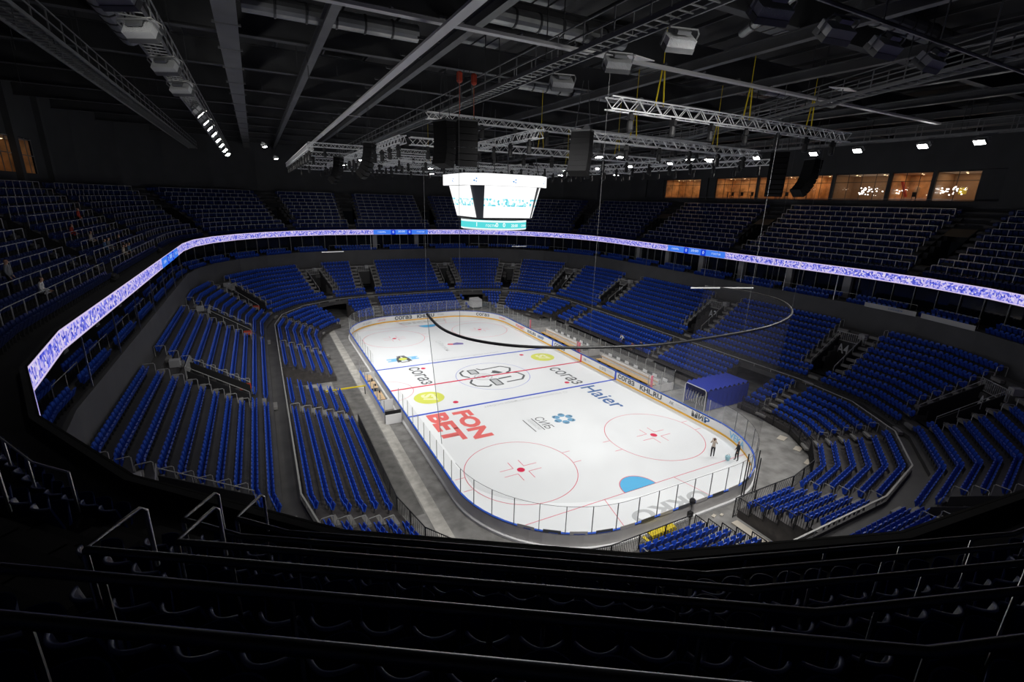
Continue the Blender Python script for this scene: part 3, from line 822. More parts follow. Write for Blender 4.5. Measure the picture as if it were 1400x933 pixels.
# ------------------------------------------------------------------ ice and its markings
HX, HY, RC = 13.0, 30.0, 8.5
def rink_ring(off=0.0, n=10):
    P = []
    for k in range(4):
        cx, cy = (HX-RC)*(1 if k in (0, 3) else -1), (HY-RC)*(1 if k < 2 else -1)
        for i in range(n+1):
            a = PI/2*k+PI/2*i/n; P.append((cx+(RC+off)*math.cos(a), cy+(RC+off)*math.sin(a)))
    return P
mb = MB(); mb.poly([(*p, 0.0) for p in rink_ring(.02, 12)])
ice = mb.build('ice_floor', m_ice, kind='structure')
Z1, Z2 = .006, .010
def flat(name, mats, fn, z=Z1):
    m = MB(); fn(m, z); return m.build(name, mats, ice)
def rect(m, x0, y0, x1, y1, z): m.quad((x0, y0, z), (x1, y0, z), (x1, y1, z), (x0, y1, z))
flat('centre_line', m_red, lambda m, z: rect(m, -HX, -.15, HX, .15, z), Z2)
for y in (-7.14, 7.14): flat('blue_line', m_bline, lambda m, z: rect(m, -HX, y-.15, HX, y+.15, z), Z2)
gx = HX-RC + math.sqrt(RC**2-(26-(HY-RC))**2)
for y in (-26, 26):
    flat('goal_line', m_redf, lambda m, z: rect(m, -gx, y-.03, gx, y+.03, z))
    s = 1 if y < 0 else -1
    def cr(m, z):
        P = [(1.5*math.cos(a), y+s*1.6*math.sin(a), z) for a in [PI*i/20 for i in range(21)]]
        m.poly(P if s > 0 else P[::-1])
    flat('goal_crease', m_crease, cr)
    def cro(m, z):
        for i in range(20):
            a, b = PI*i/20, PI*(i+1)/20
            Q = lambda r, t: (r*math.cos(t), y+s*(r+.1)*math.sin(t), z)
            m.quad(Q(1.48, a), Q(1.55, a), Q(1.55, b), Q(1.48, b))
    flat('crease_outline', m_redf, cro, Z2)
    for sx in (-1, 1):                                    # trapezoid lines
        flat('trapezoid_line', m_redf, lambda m, z: m.bar((sx*3.4, y, z), (sx*4.3, y-s*3.95, z), .05, .002))
m = MB(); m.ringflat((0, 0), 4.5, .05, Z1, 64); m.build('centre_circle', m_bline, ice)
for sy in (-1, 1):
    for sx in (-1, 1):
        c = (7*sx, 20*sy)
        m = MB(); m.ringflat(c, 4.5, .06, Z1, 56)
        for a in (1, -1):
            for t in (1, -1):
                x = c[0]+a*4.46; m.quad((x, c[1]+t*.85-.03, Z1), (x+a*.75, c[1]+t*.85-.03, Z1), (x+a*.75, c[1]+t*.85+.03, Z1), (x, c[1]+t*.85+.03, Z1))
        m.build('faceoff_circle', m_redf, ice)
        m = MB(); m.disc((*c, Z2), .32, 0, 20); m.build('faceoff_spot', m_red, ice)
        m = MB()
        for a in (1, -1):
            for t in (1, -1):
                rect(m, c[0]+a*.45 if a > 0 else c[0]-1.65, c[1]+t*.42-.03, c[0]+1.65 if a > 0 else c[0]-.45, c[1]+t*.42+.03, Z1)
                x = c[0]+a*.48; rect(m, x-.03, min(c[1]+t*.42, c[1]+t*1.4), x+.03, max(c[1]+t*.42, c[1]+t*1.4), Z1)
        m.build('faceoff_marks', m_redf, ice)
        m = MB(); m.disc((7*sx, 5.64*sy, Z2), .30, 0, 20); m.build('neutral_spot', m_red, ice)
m = MB(); m.ringflat((-HX, 0), 3.0, .05, Z1, 32, -PI/2, PI/2); m.build('referee_crease', m_redf, ice)
# prints in the ice
dn, rtx = (0, -1, 0), (1, 0, 0)
text('ice_lettering', 'согаз', m_grey, (-8.75, 6.5, Z1), dn, rtx, 1.35, 6.1, ice, .012)
text('ice_lettering', 'согаз', m_grey, (7.45, -.6, Z1), dn, rtx, 1.45, 5.9, ice, .012)
text('ice_lettering', 'Haier', m_haier, (7.45, -7.6, Z1), dn, rtx, 1.95, 6.2, ice, .012)
text('ice_lettering', 'FON', m_fon, (-8.35, -7.9, Z1), dn, rtx, 1.95, 6.0, ice, .05)
text('ice_lettering', 'BET', m_fon, (-10.85, -7.5, Z1), dn, rtx, 2.0, 6.0, ice, .05)
text('ice_lettering', 'О Новосибирскэнергосбыт', m_greyl, (5.4, -7.65, Z1), (-1, 0, 0), (0, -1, 0), .62, 10.2, ice)
text('ice_lettering', 'О Новосибирскэнергосбыт', m_greyl, (-5.5, 7.75, Z1), (1, 0, 0), (0, 1, 0), .62, 10.2, ice)
text('ice_lettering', 'ОККО', m_greyl, (4.0, -28.0, Z1), (-1, 0, 0), (0, -1, 0), 1.3, 7.0, ice, .04)
text('ice_lettering', 'ОККО', m_greyl, (-4.2, 27.55, Z1), (1, 0, 0), (0, 1, 0), 1.3, 8.4, ice, .04)
for cx, cy in ((-9.15, -3.4), (9.25, 3.7)):
    m = MB(); m.disc((cx, cy, Z1), 1.62, 0, 36); d = m.build('lime_disc', m_lime, ice)
    text('ice_lettering', 'S7', m_limel, (cx-.75, cy+1.0, Z2+.002), dn, rtx, 1.5, 2.0, d, .05)
for i in range(6):                                        # snowflake of six petals
    a = i*PI/3+.26; cx, cy = 1.25+.78*math.cos(a), -13.62+.78*math.sin(a); m = MB()
    P = [(cx+.42*math.cos(t)*math.cos(a)-.37*math.sin(t)*math.sin(a), cy+.42*math.cos(t)*math.sin(a)+.37*math.sin(t)*math.cos(a), Z1) for t in [PI*j/4+PI/8 for j in range(8)]]
    m.poly(P); pt = m.build('petal', m_flow, ice)
    m = MB(); q = [(cx+.30*math.cos(t), cy+.30*math.sin(t), Z2) for t in [a-1.2, a-.4, a+.4, a+1.2]]; m.poly(q); m.build('petal_shade', m_flow2, pt)
text('ice_lettering', 'СИБ', m_grey, (-1.45, -12.35, Z1), dn, rtx, .95, 2.5, ice)
text('ice_lettering', 'АВИАКОМ', m_greyl, (-2.25, -12.35, Z1), dn, rtx, .42, 2.3, ice)
for x in (-1.68, -2.62): flat('lettering_rule', m_grey, lambda m, z: rect(m, x-.05, -14.9, x+.05, -12.3, z))
def flaglogo(m, z):
    rect(m, -10.4, 9.55, -6.3, 9.95, z); rect(m, -10.4, 10.35, -6.3, 10.75, z); rect(m, -9.9, 9.95, -9.2, 10.35, z); rect(m, -7.2, 9.95, -6.6, 10.35, z)
flat('flag_print', m_sky, flaglogo)
def flagfig(m, z):
    for x0, s in ((-9.3, 1), (-7.4, -1)):
        m.poly([(x0, 9.0, z), (x0+.5*s, 9.1, z), (x0+.7*s, 10.2, z), (x0+.9*s, 11.4, z), (x0+.4*s, 11.2, z), (x0+.1*s, 10.2, z)][::s])
    rect(m, -8.9, 11.35, -7.8, 11.55, z); rect(m, -8.9, 8.8, -7.8, 9.05, z)
flat('flag_print', m_grey, flagfig, Z2)
flat('flag_print', m_lime, lambda m, z: m.disc((-8.35, 10.15, z), .55, 0, 16), Z2+.002)
flat('purple_print', m_purple, lambda m, z: m.poly([(0, 13.6, z), (1.5, 13.3, z), (1.7, 14.0, z), (.9, 14.6, z), (.2, 14.3, z)]))
flat('purple_print', m_redf, lambda m, z: m.poly([(-.8, 13.9, z), (.0, 13.6, z), (.2, 14.3, z), (-.5, 14.5, z)]))
text('ice_lettering', 'О Регион', m_greyl, (-1.9, 16.3, Z1), dn, rtx, .8, 5.0, ice)
# club emblem at centre ice: block letters and a winged shield as grey outlines
def bars(m, z, pts, w, closed=False):
    q = pts+[pts[0]] if closed else pts
    for a, b in zip(q, q[1:]): m.bar((*a, z), (*b, z), w, .002)
E1 = [(-3.6, 1.0), (-3.6, 2.2), (-2.9, 2.9), (-2.4, 2.5)], 
def emblem(m, z):
    bars(m, z, [(-2.9, .35), (-3.5, 1.2), (-3.4, 2.3), (-2.7, 2.9)], .26)
    bars(m, z, [(-1.0, 2.9), (-.6, 2.3), (2.2, 2.6), (3.1, 1.6), (2.6, .6), (1.9, .25)], .26)
    bars(m, z, [(-2.9, -.35), (-3.5, -1.3), (-3.2, -2.4), (-1.9, -3.1), (-1.4, -2.6)], .26)
    bars(m, z, [(2.0, .25), (3.2, -.3), (3.5, -1.5), (2.7, -2.5), (.6, -2.6)], .26)
    bars(m, z, [(-2.3, 1.3), (-2.3, 2.7), (-1.3, 2.7), (-1.3, 1.3)], .2, True)
    bars(m, z, [(-1.0, -3.1), (-1.0, -1.2), (-.1, -1.2), (-.1, -3.1)], .2, True)
    bars(m, z, [(.1, -1.3), (1.9, -1.15)], .34)
    m.quad((.1, .9, z), (.9, .3, z), (1.6, .5, z), (.9, 1.5, z)); bars(m, z, [(.7, 1.5), (.5, .6)], .3)
flat('club_emblem', m_grey, emblem)
def emblem2(m, z):
    rect(m, -2.2, 1.4, -1.4, 2.6, z); rect(m, -.9, -3.0, -.2, -1.3, z)
flat('club_emblem', m_greyl, emblem2)
m = MB(); m.ringflat((-1.3, 0), 1.05, .16, Z2, 28); m.ringflat((-1.3, 0), .65, .08, Z2, 24); m.build('emblem_badge', m_greyl, ice)
m = MB(); m.disc((-1.3, 0, Z2+.001), .3, 0, 16); m.build('faceoff_spot', m_red, ice)
text('ice_lettering', 'СИБИРЬ', m_greyl, (-2.3, .1, Z2+.004), (1, 0, 0), (0, 1, 0), .3, 2.0, ice)

# ------------------------------------------------------------------ dasher boards and glass
BD = thing('rink_boards', 'white dasher boards with blue cap and clear glass around the ice', 'rink boards')
def rink_walk(off, step):
    """points at even spacing along the rink outline"""
    P = rink_ring(off, 16); P.append(P[0]); out = []
    for a, b in zip(P, P[1:]):
        L = math.hypot(b[0]-a[0], b[1]-a[1]); out.append((a, b, L))
    tot = sum(l for *_, l in out); N = round(tot/step); res = []
    for i in range(N):
        q = tot*i/N
        for a, b, L in out:
            if q <= L: t = q/L; res.append((a[0]+(b[0]-a[0])*t, a[1]+(b[1]-a[1])*t)); break
            q -= L
    return res
def gate(p): return p[1] > 28.0 and 9.9 < p[0] < 13.0
def bench_side(p): return p[0] > 12.6 and (-12.2 < p[1] < 14.2)
def box_side(p): return p[0] < -12.6 and -6.8 < p[1] < 5.2
pi_, po_, pm_ = rink_ring(0, 16), rink_ring(.14, 16), rink_ring(.30, 16); n = len(pi_)
parts = {k: MB() for k in ('board_face', 'board_back', 'top_cap', 'kick_plate', 'base_ledge')}
for i in range(n):
    j = (i+1) % n; a, b, c, d = pi_[i], pi_[j], po_[j], po_[i]
    cuts = [0, 1]
    if (i+1) % 17 == 0: cuts = [0, 1]
    mid = ((a[0]+b[0])/2, (a[1]+b[1])/2)
    if gate(mid): continue
    e, f = pm_[j], pm_[i]
    parts['board_face'].quad((*b, .0), (*a, .0), (*a, 1.06), (*b, 1.06))
    parts['board_back'].quad((*d, 0), (*c, 0), (*c, 1.06), (*d, 1.06))
    m = parts['top_cap']; m.quad((*a, 1.10), (*b, 1.10), (*c, 1.10), (*d, 1.10)); m.quad((*b, .99), (*a, .99), (*a, 1.10), (*b, 1.10)); m.quad((*d, 1.0), (*c, 1.0), (*c, 1.10), (*d, 1.10))
    q = rink_ring(-.012, 16); m = parts['kick_plate']; m.quad((*q[j], .0), (*q[i], .0), (*q[i], .20), (*q[j], .20))
    m = parts['base_ledge']; m.quad((*d, .16), (*c, .16), (*e, .16), (*f, .16)); m.quad((*f, 0), (*e, 0), (*e, .16), (*f, .16))
for k, m in zip(('board_face', 'board_back', 'top_cap', 'kick_plate', 'base_ledge'), (m_white, m_boardout, m_blue, m_yel, m_white)): parts[k].build(k, m, BD)
gp = rink_walk(.07, 1.62); n = len(gp)
post_b = {}
for i in range(n):
    a, b = gp[i], gp[(i+1) % n]; mid = ((a[0]+b[0])/2, (a[1]+b[1])/2)
    if gate(mid) or bench_side(mid) or box_side(mid): 
        continue
    hgt = 2.95 if abs(mid[1]) > 22 else 2.75
    t = Vector((b[0]-a[0], b[1]-a[1])).normalized(); o = Vector((t.y, -t.x))*.008
    m = MB(); A, B = Vector(a)+Vector(t)*.03, Vector(b)-Vector(t)*.03
    m.quad((*A, 1.1), (*B, 1.1), (*B, hgt), (*A, hgt)); m.build('glass_pane', m_glass, BD)
    near = mid[1] < -22
    m = MB(); m.obox((a[0], a[1], (hgt+1.0)/2), (t.x*.022, t.y*.022, 0), (o.x*3, o.y*3, 0), (0, 0, (hgt-1.0)/2)); m.build('glass_post', m_steel if near else m_railw, BD)
    if near and abs(mid[0]) < 11:
        q = Vector(mid)+Vector((t.y, -t.x))*.09
        m = MB(); m.obox((*q, 1.15), (t.x*.55, t.y*.55, 0), (t.y*.015, -t.x*.015, 0), (0, 0, .12)); m.build('ledge_pad', m_grey if i % 2 else m_boardout, BD)
tops = [p for p in gp]
for sg in (1, -1):
    m = MB(); pts = [(*p, 2.97) for p in rink_ring(.07, 16) if p[1]*sg > 21.4 and not gate(p)]
    pts.sort(key=lambda p: p[0]); m.tube(pts, .014, 4); m.build('glass_top_edge', m_black if sg < 0 else m_railw, BD)
# advertising on the boards
XB = HX-.016
def adr(txt, m, y, h, wd, z=.33, b=.012): return text('board_lettering', txt, m, (XB, y, z), (0, -1, 0), (0, 0, 1), h, wd, BD, b)
adr('согаз', m_grey, -7.6, .60, 2.9, .31, .03); adr('KHL.RU', m_grey, -11.4, .60, 3.4, .30, .04)
adr('АК', m_grey, -15.9, .36, .6, .42); adr('БАРС КАЗАНЬ', m_greyl, -16.8, .16, 1.5, .62); adr('ЭНЕРГО', m_greyl, -16.8, .12, 1.3, .42)
adr('МИ', m_grey, -18.9, .60, 1.45, .31, .04); adr('Р', m_haier, -20.45, .60, .65, .31, .04)
adr('АК', m_grey, -.6, .34, .6, .42); adr('БАРС', m_greyl, -1.4, .14, .8, .55); adr('О ВТБ', m_grey, -4.0, .34, 1.3, .40); adr('СТРАХОВАНИЕ', m_greyl, -5.4, .12, 1.2, .55)
adr('согаз', m_grey, 6.6, .58, 2.7, .31, .03); adr('KHL.RU', m_grey, 14.6, .48, 2.6, .33, .03); adr('МИР', m_haier, 11.4, .48, 1.8, .33, .03); adr('FONBET', m_fon, 18.6, .48, 3.0, .33, .03)
for y, mm_, wd in ((-7.14, m_bline, .3), (7.14, m_bline, .3), (0, m_red, .3)):
    m = MB(); m.quad((XB, y+wd/2, .0), (XB, y-wd/2, .0), (XB, y-wd/2, 1.02), (XB, y+wd/2, 1.02)); m.build('board_line', mm_, BD)
YB = HY-.016
def adf(txt, m, x, h, wd, z=.33, b=.012): return text('board_lettering', txt, m, (x, YB, z), (1, 0, 0), (0, 0, 1), h, wd, BD, b)
adf('согаз', m_grey, -4.4, .62, 3.0, .30, .03); adf('KHL.RU', m_grey, -.5, .60, 3.1, .30, .04); adf('АК БАРС', m_greyl, 3.2, .3, 1.2, .45)
def adc(txt, m, k, deg, h, wd, z=.33, b=.012):
    """lettering on a curved corner, centred at an angle of that corner"""
    a = math.radians(deg); cx, cy = (HX-RC)*(1 if k in (0, 3) else -1), (HY-RC)*(1 if k < 2 else -1)
    me = text_mesh(txt, h, wd, 0, b); me.materials.append(m); rr = RC-.03
    for v in me.vertices:
        t = a - (v.co.x-wd/2)/rr; v.co = Vector((cx+rr*math.cos(t), cy+rr*math.sin(t), z+v.co.y))
    return put('board_lettering', me, BD)
adc('VEKA', m_sky, 3, -22, .62, 2.4, .28, .03); adc('согаз', m_grey, 0, 42, .52, 2.6, .34, .02); adc('СИБИРЬ', m_fon, 0, 12, .3, 1.8, .45); adc('АК БАРС', m_greyl, 1, 125, .34, 2.0, .42); adc('ЦЕНТР', m_redf, 1, 105, .26, 1.4, .42)

# ------------------------------------------------------------------ scoreboard
SB = thing('scoreboard', 'big white octagonal video scoreboard hanging over centre ice', 'scoreboard', (-0.2, 0.1, 0))
def octo(R, c):
    """square of half width R with corners cut back by c"""
    return [(R, -R+c), (R, R-c), (R-c, R), (-R+c, R), (-R, R-c), (-R, -R+c), (-R+c, -R), (R-c, -R)]
def uvmesh(quads, m, name, parent):
    v, f, uv = [], [], []
    for q, (u0, u1) in quads:
        k = len(v); v += [tuple(p) for p in q]; f.append((k, k+1, k+2, k+3)); uv += [(u0, 0), (u1, 0), (u1, 1), (u0, 1)]
    me = bpy.data.meshes.new(name); me.from_pydata(v, [], f); me.materials.append(m)
    l = me.uv_layers.new(name='UVMap'); l.data.foreach_set('uv', [c for q in uv for c in q]); me.update(); return put(name, me, parent)
O = octo(4.75, 1.7)
m = MB()
for i in range(8):
    a, b = O[i], O[(i+1) % 8]; m.quad((*a, 21.85), (*b, 21.85), (*b, 22.95), (*a, 22.95))
top_band = m.build('upper_band', m_scrw, SB)
for i in range(8):
    a, b = Vector(O[i]), Vector(O[(i+1) % 8]); c = (a+b)/2; t = (b-a).normalized(); o = Vector((t.y, -t.x))*.02
    for dx, dz, r in ((-.12, .42, .14), (.12, .60, .12), (.10, .34, .10)):
        m = MB(); p = c+o+t*dx; T = Vector((t.x, t.y, 0)); P0 = Vector((p.x, p.y, 21.85+dz))
        m.poly([P0-T*r+Vector((0, 0, 0)), P0+T*r*.6-Vector((0, 0, r*.7)), P0+T*r*.6+Vector((0, 0, r*.7))]); m.build('band_logo', m_scrb, top_band)
m = MB(); m.poly([(*p, 23.0) for p in O]); m.poly([(*p, 21.83) for p in O][::-1])
oo = octo(4.65, 1.7)
m.build('roof_panel', m_black, SB)
m = MB(); I0, I1 = octo(4.0, 1.15), octo(3.2, .55)
for i in range(8):
    a, b, c, d = I1[i], I1[(i+1) % 8], I0[(i+1) % 8], I0[i]; m.quad((*a, 18.6), (*b, 18.6), (*c, 21.85), (*d, 21.85))
m.poly([(*p, 18.6) for p in I1][::-1]); m.build('dark_core', mat('scoreboard shell', (.03, .035, .045), .5), SB)
for k in range(4):
    a = PI/2*k; t = Vector((math.cos(a), math.sin(a), 0)); o = Vector((t.y, -t.x, 0)); Z = Vector((0, 0, 1))
    q = [o*3.26-t*2.72+Z*18.7, o*3.26+t*2.72+Z*18.7, o*4.08+t*2.98+Z*21.86, o*4.08-t*2.98+Z*21.86]
    s = uvmesh([(q, (0, 6))], m_scr, 'video_screen', SB)
m = MB(); m.lathe((0, 0, 18.42), [(3.1, 0), (3.7, .04), (3.7, .12), (3.1, .16)], 24); m.build('ledge_ring', m_black, SB)
q = []; N = 28
for i in range(N):
    a, b = 2*PI*i/N, 2*PI*(i+1)/N; q.append(([(3.6*math.cos(a), 3.6*math.sin(a), 17.5), (3.6*math.cos(b), 3.6*math.sin(b), 17.5), (3.6*math.cos(b), 3.6*math.sin(b), 18.42), (3.6*math.cos(a), 3.6*math.sin(a), 18.42)], (i, i+1)))
lr = uvmesh(q, m_scrl, 'lower_screen_ring', SB)
for a0, tx, hh in ((-100, '0', .42), (-85, '20:00', .3), (-128, 'ГОСТИ', .24), (-62, 'СИБИРЬ', .24), (-112, '0', .42), (-145, '1', .42)):
    me = text_mesh(tx, hh, None, 0, .01); me.materials.append(m_scrw); a = math.radians(a0)
    for v in me.vertices: t = a+(v.co.x)/3.63; v.co = Vector((3.63*math.cos(t), 3.63*math.sin(t), 17.78+v.co.y))
    put('screen_text', me, lr)
m = MB(); m.lathe((0, 0, 17.44), [(3.55, 0), (3.62, .06)], 28); m.build('bottom_ring', m_white, SB)
m = MB()
for x, y in ((-3.5, -3.5), (3.5, -3.5), (3.5, 3.5), (-3.5, 3.5), (0, 0)): m.tube([(x, y, 23), (x*.7, y*.7, 29.5)], .05, 5)
m.build('suspension_cable', m_steel, SB)

# ------------------------------------------------------------------ roof structure
BEAM = 'roof beams under the dark deck'
def beam(p, q, h, wd, m, label, top=None):
    b = MB(); P, Q = Vector(p), Vector(q); Z = Vector((0, 0, 1))
    b.bar(P, Q, wd*.22, h); 
    b.bar(P-Z*(h/2), Q-Z*(h/2), wd, .06); b.bar(P+Z*(h/2), Q+Z*(h/2), wd, .06)
    return b.build('roof_beam', m, None, None, label, 'beam', label.replace('roof beam', 'roof beams'))
for i in range(13):
    y = -48+8.2*i; beam((-44, y, 29.6), (47, y, 29.6), 1.5, .5, m_steeld, 'deep dark steel roof beam spanning across the hall')
for x in (-33, -19.4, -13.2, -6.2, 1.0, 8.2, 15.4, 22.6, 29.8, 37):
    beam((x, -55, 28.55), (x, 56, 28.55), .5, .42, m_steelm, 'grey steel roof beam running the length of the hall')
m = MB(); m.bar((-23.7, -50, 28.2), (-23.7, 55, 28.2), .95, .25)
for i in range(22): m.bar((-24.3, -48+4.7*i, 28.1), (-23.1, -48+4.7*i, 28.1), .10, .12)
m.build('cable_trough', m_steelm, None, None, 'broad flat grey trough running along the roof over the left stand', 'trough')
m = MB(); m.bar((-16.6, -50, 26.4), (-16.6, 44, 26.4), .40, .10); 
tr = m.build('light_tray', mat('pale tray', (.62, .62, .62), .4), None, None, 'pale bright cable tray running lengthwise left of the scoreboard', 'tray')
m = MB(); m.bar((-.45, 0, 0), (.45, 0, 0), .09, .08); m = m.mesh('cross_bracket', m_steeld)
for i in range(36): put('cross_bracket', m, tr, loc=(-16.6, -49+2.6*i, 26.5))
m = MB(); m.bar((-30, -28.6, 27.05), (24, -28.6, 27.05), .32, .12)
tr = m.build('light_tray', mat('pale tray 2', (.55, .55, .55), .4), None, None, 'pale bright cable tray crossing above the near blue line', 'tray')
m = MB(); m.bar((0, -.35, 0), (0, .35, 0), .09, .08); m = m.mesh('cross_bracket', m_steeld)
for i in range(20): put('cross_bracket', m, tr, loc=(-29+2.7*i, -28.6, 27.15))
def catwalk(p, q, wd, label, mtl=None, rungs=True, rail=1.0, step=.55):
    t = thing('catwalk', label, 'catwalk', tuple(p)); P, Q = Vector((0, 0, 0)), Vector(q)-Vector(p); d = (Q-P).normalized(); L = (Q-P).length
    s = d.cross(Vector((0, 0, 1))).normalized(); Z = Vector((0, 0, 1)); mtl = mtl or m_steel
    m = MB()
    for sg in (-1, 1): m.bar(P+s*(wd/2*sg), Q+s*(wd/2*sg), .07, .16)
    m.build('side_beam', mtl, t)
    m = MB(); m.bar(-s*(wd/2), s*(wd/2), .05, .04); m = m.mesh('rung', m_duct); N = int(L/step)
    for i in range(N): put('rung', m, t, loc=P+d*(L*(i+.5)/N))
    if rail:
        m = MB()
        for sg in (-1, 1):
            for h in (rail, rail*.5): m.bar(P+s*(wd/2*sg)+Z*h, Q+s*(wd/2*sg)+Z*h, .05)
            for i in range(int(L/2)+1): c = P+d*min(L, 2*i)+s*(wd/2*sg); m.bar(c, c+Z*rail, .05)
        m.build('handrail', mtl, t)
    m = MB(); m.bar((0, 0, 0), (0, 0, 3.5), .04); m = m.mesh('hanger', m_steeld)
    for i in range(int(L/7)+1):
        for sg in (-1, 1): put('hanger', m, t, loc=P+d*min(L, 7*i+1)+s*(wd/2*sg))
    return t
catwalk((-26.6, -40, 26.5), (-26.6, 46, 26.5), .9, 'lengthwise catwalk carrying the row of floodlights over the left stand')
catwalk((-31.2, -42, 27.0), (-31.2, 46, 27.0), 1.1, 'outermost lengthwise catwalk high over the left stand')
catwalk((27.2, -44, 26.5), (27.2, 46, 26.5), .9, 'lengthwise catwalk carrying floodlights over the right stand')
catwalk((-10.0, -42, 26.7), (-10.0, 40, 26.7), .9, 'lengthwise ladder-like catwalk just left of the scoreboard')
catwalk((3.4, -42, 26.7), (14.6, -13, 26.7), .9, 'catwalk slanting across the roof right of the scoreboard')
catwalk((14.6, -13, 26.7), (14.6, 40, 26.7), .9, 'lengthwise ladder-like catwalk right of the scoreboard')
m = MB(); m.tube([(-14, -38.2, 26.6), (12, -38.2, 26.6)], .07, 6)
for x in (-12, -8, -4, 0, 4, 8): m.bar((x, -38.2, 26.6), (x, -38.2, 30), .05)
m.build('lamp_bar', m_steel, None, None, 'steel pipe holding the four finned floodlights nearest the camera', 'pipe')
for (a, b, r, lb) in (((-23, -20.2, 29.0), (-14.6, -20.2, 29.0), .42, 'ribbed galvanised duct crossing the roof at upper left'), ((-12.4, -24.6, 29.2), (-4, -24.6, 29.2), .42, 'ribbed galvanised duct crossing above the near catwalk'),
                      ((-28.5, -22, 28.5), (-28.5, -13, 28.5), .5, 'short upright-looking galvanised duct over the left catwalk'), ((-4, -12, 29.4), (6, -12, 29.4), .45, 'galvanised duct above the scoreboard'),
                      ((2, -34, 29.2), (10.5, -34, 29.2), .45, 'galvanised duct at the near right of the roof'), ((12, -22, 29.2), (21, -22, 29.2), .45, 'galvanised duct right of the slanting catwalk'),
                      ((-5.5, -38, 28.6), (-1.5, -30.5, 28.6), .22, 'slim pair pipe at the top of the roof')):
    D = MB(); P, Q = Vector(a), Vector(b); D.tube([P, Q], r, 14); t = D.build('air_duct', m_duct, None, None, lb, 'duct', smooth=False)
    N = int((Q-P).length/1.2)
    for i in range(1, N): D = MB(); c = P.lerp(Q, i/N); e = (Q-P).normalized()*.05; D.tube([c-e, c+e], r*1.1, 14); D.build('duct_rib', m_steeld, t)
m = MB(); m.obox((0, 0, 0), (.40, 0, 0), (0, 1.5, 0), (0, 0, .04)); m = m.mesh('vent_panel', m_duct)
for x0, y0 in ((-21, -12), (-10.5, -16), (-10.5, -24), (-3, -20), (-3, -36), (4.4, -28), (4.4, -16), (11.6, -30), (11.6, -12), (-17, -30), (18.6, -16), (-17, -4), (-10, 4), (4, 4), (18, 4), (25, -14)):
    t = thing('roof_vent', 'grey four-panel smoke vent between the dark roof beams', 'vent', (x0, y0, 30.7), 0, 'smoke vents in the roof')
    for k in range(4): put('vent_panel', m, t, loc=(k*.95, 0, 0))
m = MB()
for i in range(60): 
    x, y = -42+random.random()*86, -46+random.random()*90; m.bar((x, y, 27+random.random()*2), (x, y, 31), .04)
for i in range(26):
    x = -40+i*3.2; m.bar((x, -50, 30.9), (x, 55, 30.9), .12, .2)
m.build('roof_purlin_ceiling', m_steeld, kind='structure')

def truss(p, q, sz, label, bays=None, mtl=None):
    """aluminium box truss: four chords with zig-zag bracing"""
    t = thing('lighting_truss', label, 'truss', tuple(p)); P, Q = Vector((0, 0, 0)), Vector(q)-Vector(p); d = (Q-P).normalized(); L = Q.length
    s = d.cross(Vector((0, 0, 1))).normalized()*sz/2; Z = Vector((0, 0, sz/2)); N = bays or int(L/sz)
    m = MB()
    for a in (s+Z, s-Z, -s-Z, -s+Z): m.bar(P+a, Q+a, .06)
    m.build('chord', mtl or m_alu, t); m = MB(); cs = (s+Z, s-Z, -s-Z, -s+Z)
    for k in range(4):
        a, b = cs[k], cs[(k+1) % 4]
        for i in range(N):
            u, v = P+d*(L*i/N), P+d*(L*(i+1)/N); m.bar((u+a) if i % 2 else (u+b), (v+b) if i % 2 else (v+a), .028)
    m.build('bracing', mtl or m_alu, t)['kind'] = 'stuff'; return t
TR = [((-7.5, -28.2, 25.2), (13, -28.2, 25.2), .55, 'nearest lighting truss, hung crosswise on yellow slings at the right'),
      ((-5, -21.5, 24.6), (13, -21.5, 24.6), .5, 'second crosswise lighting truss, behind the nearest one'),
      ((-13, -12.5, 24.4), (14, -12.5, 24.4), .5, 'crosswise lighting truss in front of the scoreboard'),
      ((-14, 3, 24.4), (-5.5, 3, 24.4), .5, 'short crosswise lighting truss left of the scoreboard'),
      ((5.5, 1.5, 24.4), (20, 1.5, 24.4), .5, 'crosswise lighting truss right of the scoreboard'),
      ((-14, 11, 24.4), (18, 11, 24.4), .5, 'crosswise lighting truss just behind the scoreboard'),
      ((-18, 22, 24.4), (20, 22, 24.4), .5, 'crosswise lighting truss over the far blue line'),
      ((-18, 33, 24.4), (20, 33, 24.4), .5, 'farthest crosswise lighting truss'),
      ((-13.5, -12.5, 24.5), (-13.5, 33, 24.5), .5, 'lengthwise lighting truss left of the scoreboard'),
      ((-6.5, -20, 24.7), (-6.5, -6, 24.7), .5, 'short lengthwise lighting truss near the hanging loudspeakers'),
      ((13.5, -21, 24.5), (13.5, 33, 24.5), .5, 'lengthwise lighting truss right of the scoreboard')]
TR += [((-13, -16.5, 25.6), (13, -16.5, 25.6), .4, 'upper crosswise truss between the two nearest ones'), ((-18, 7, 25.4), (-5.5, 7, 25.4), .4, 'upper crosswise truss left of the scoreboard'),
       ((-18, 16.5, 25.2), (20, 16.5, 25.2), .5, 'upper crosswise truss behind the scoreboard'), ((-18, 27.5, 25.2), (20, 27.5, 25.2), .5, 'upper crosswise truss over the far circles'),
       ((-7, 8, 24.6), (-7, 33, 24.6), .5, 'lengthwise truss behind the left of the scoreboard'), ((7, 6, 24.6), (7, 33, 24.6), .5, 'lengthwise truss behind the right of the scoreboard'),
       ((20, -18, 24.6), (20, 30, 24.6), .5, 'outer lengthwise truss at the right'), ((-18.5, 0, 24.6), (-18.5, 33, 24.6), .5, 'outer lengthwise truss at the left')]
for p, q, sz, lb in TR: truss(p, q, sz, lb)
def near_of(x): return x
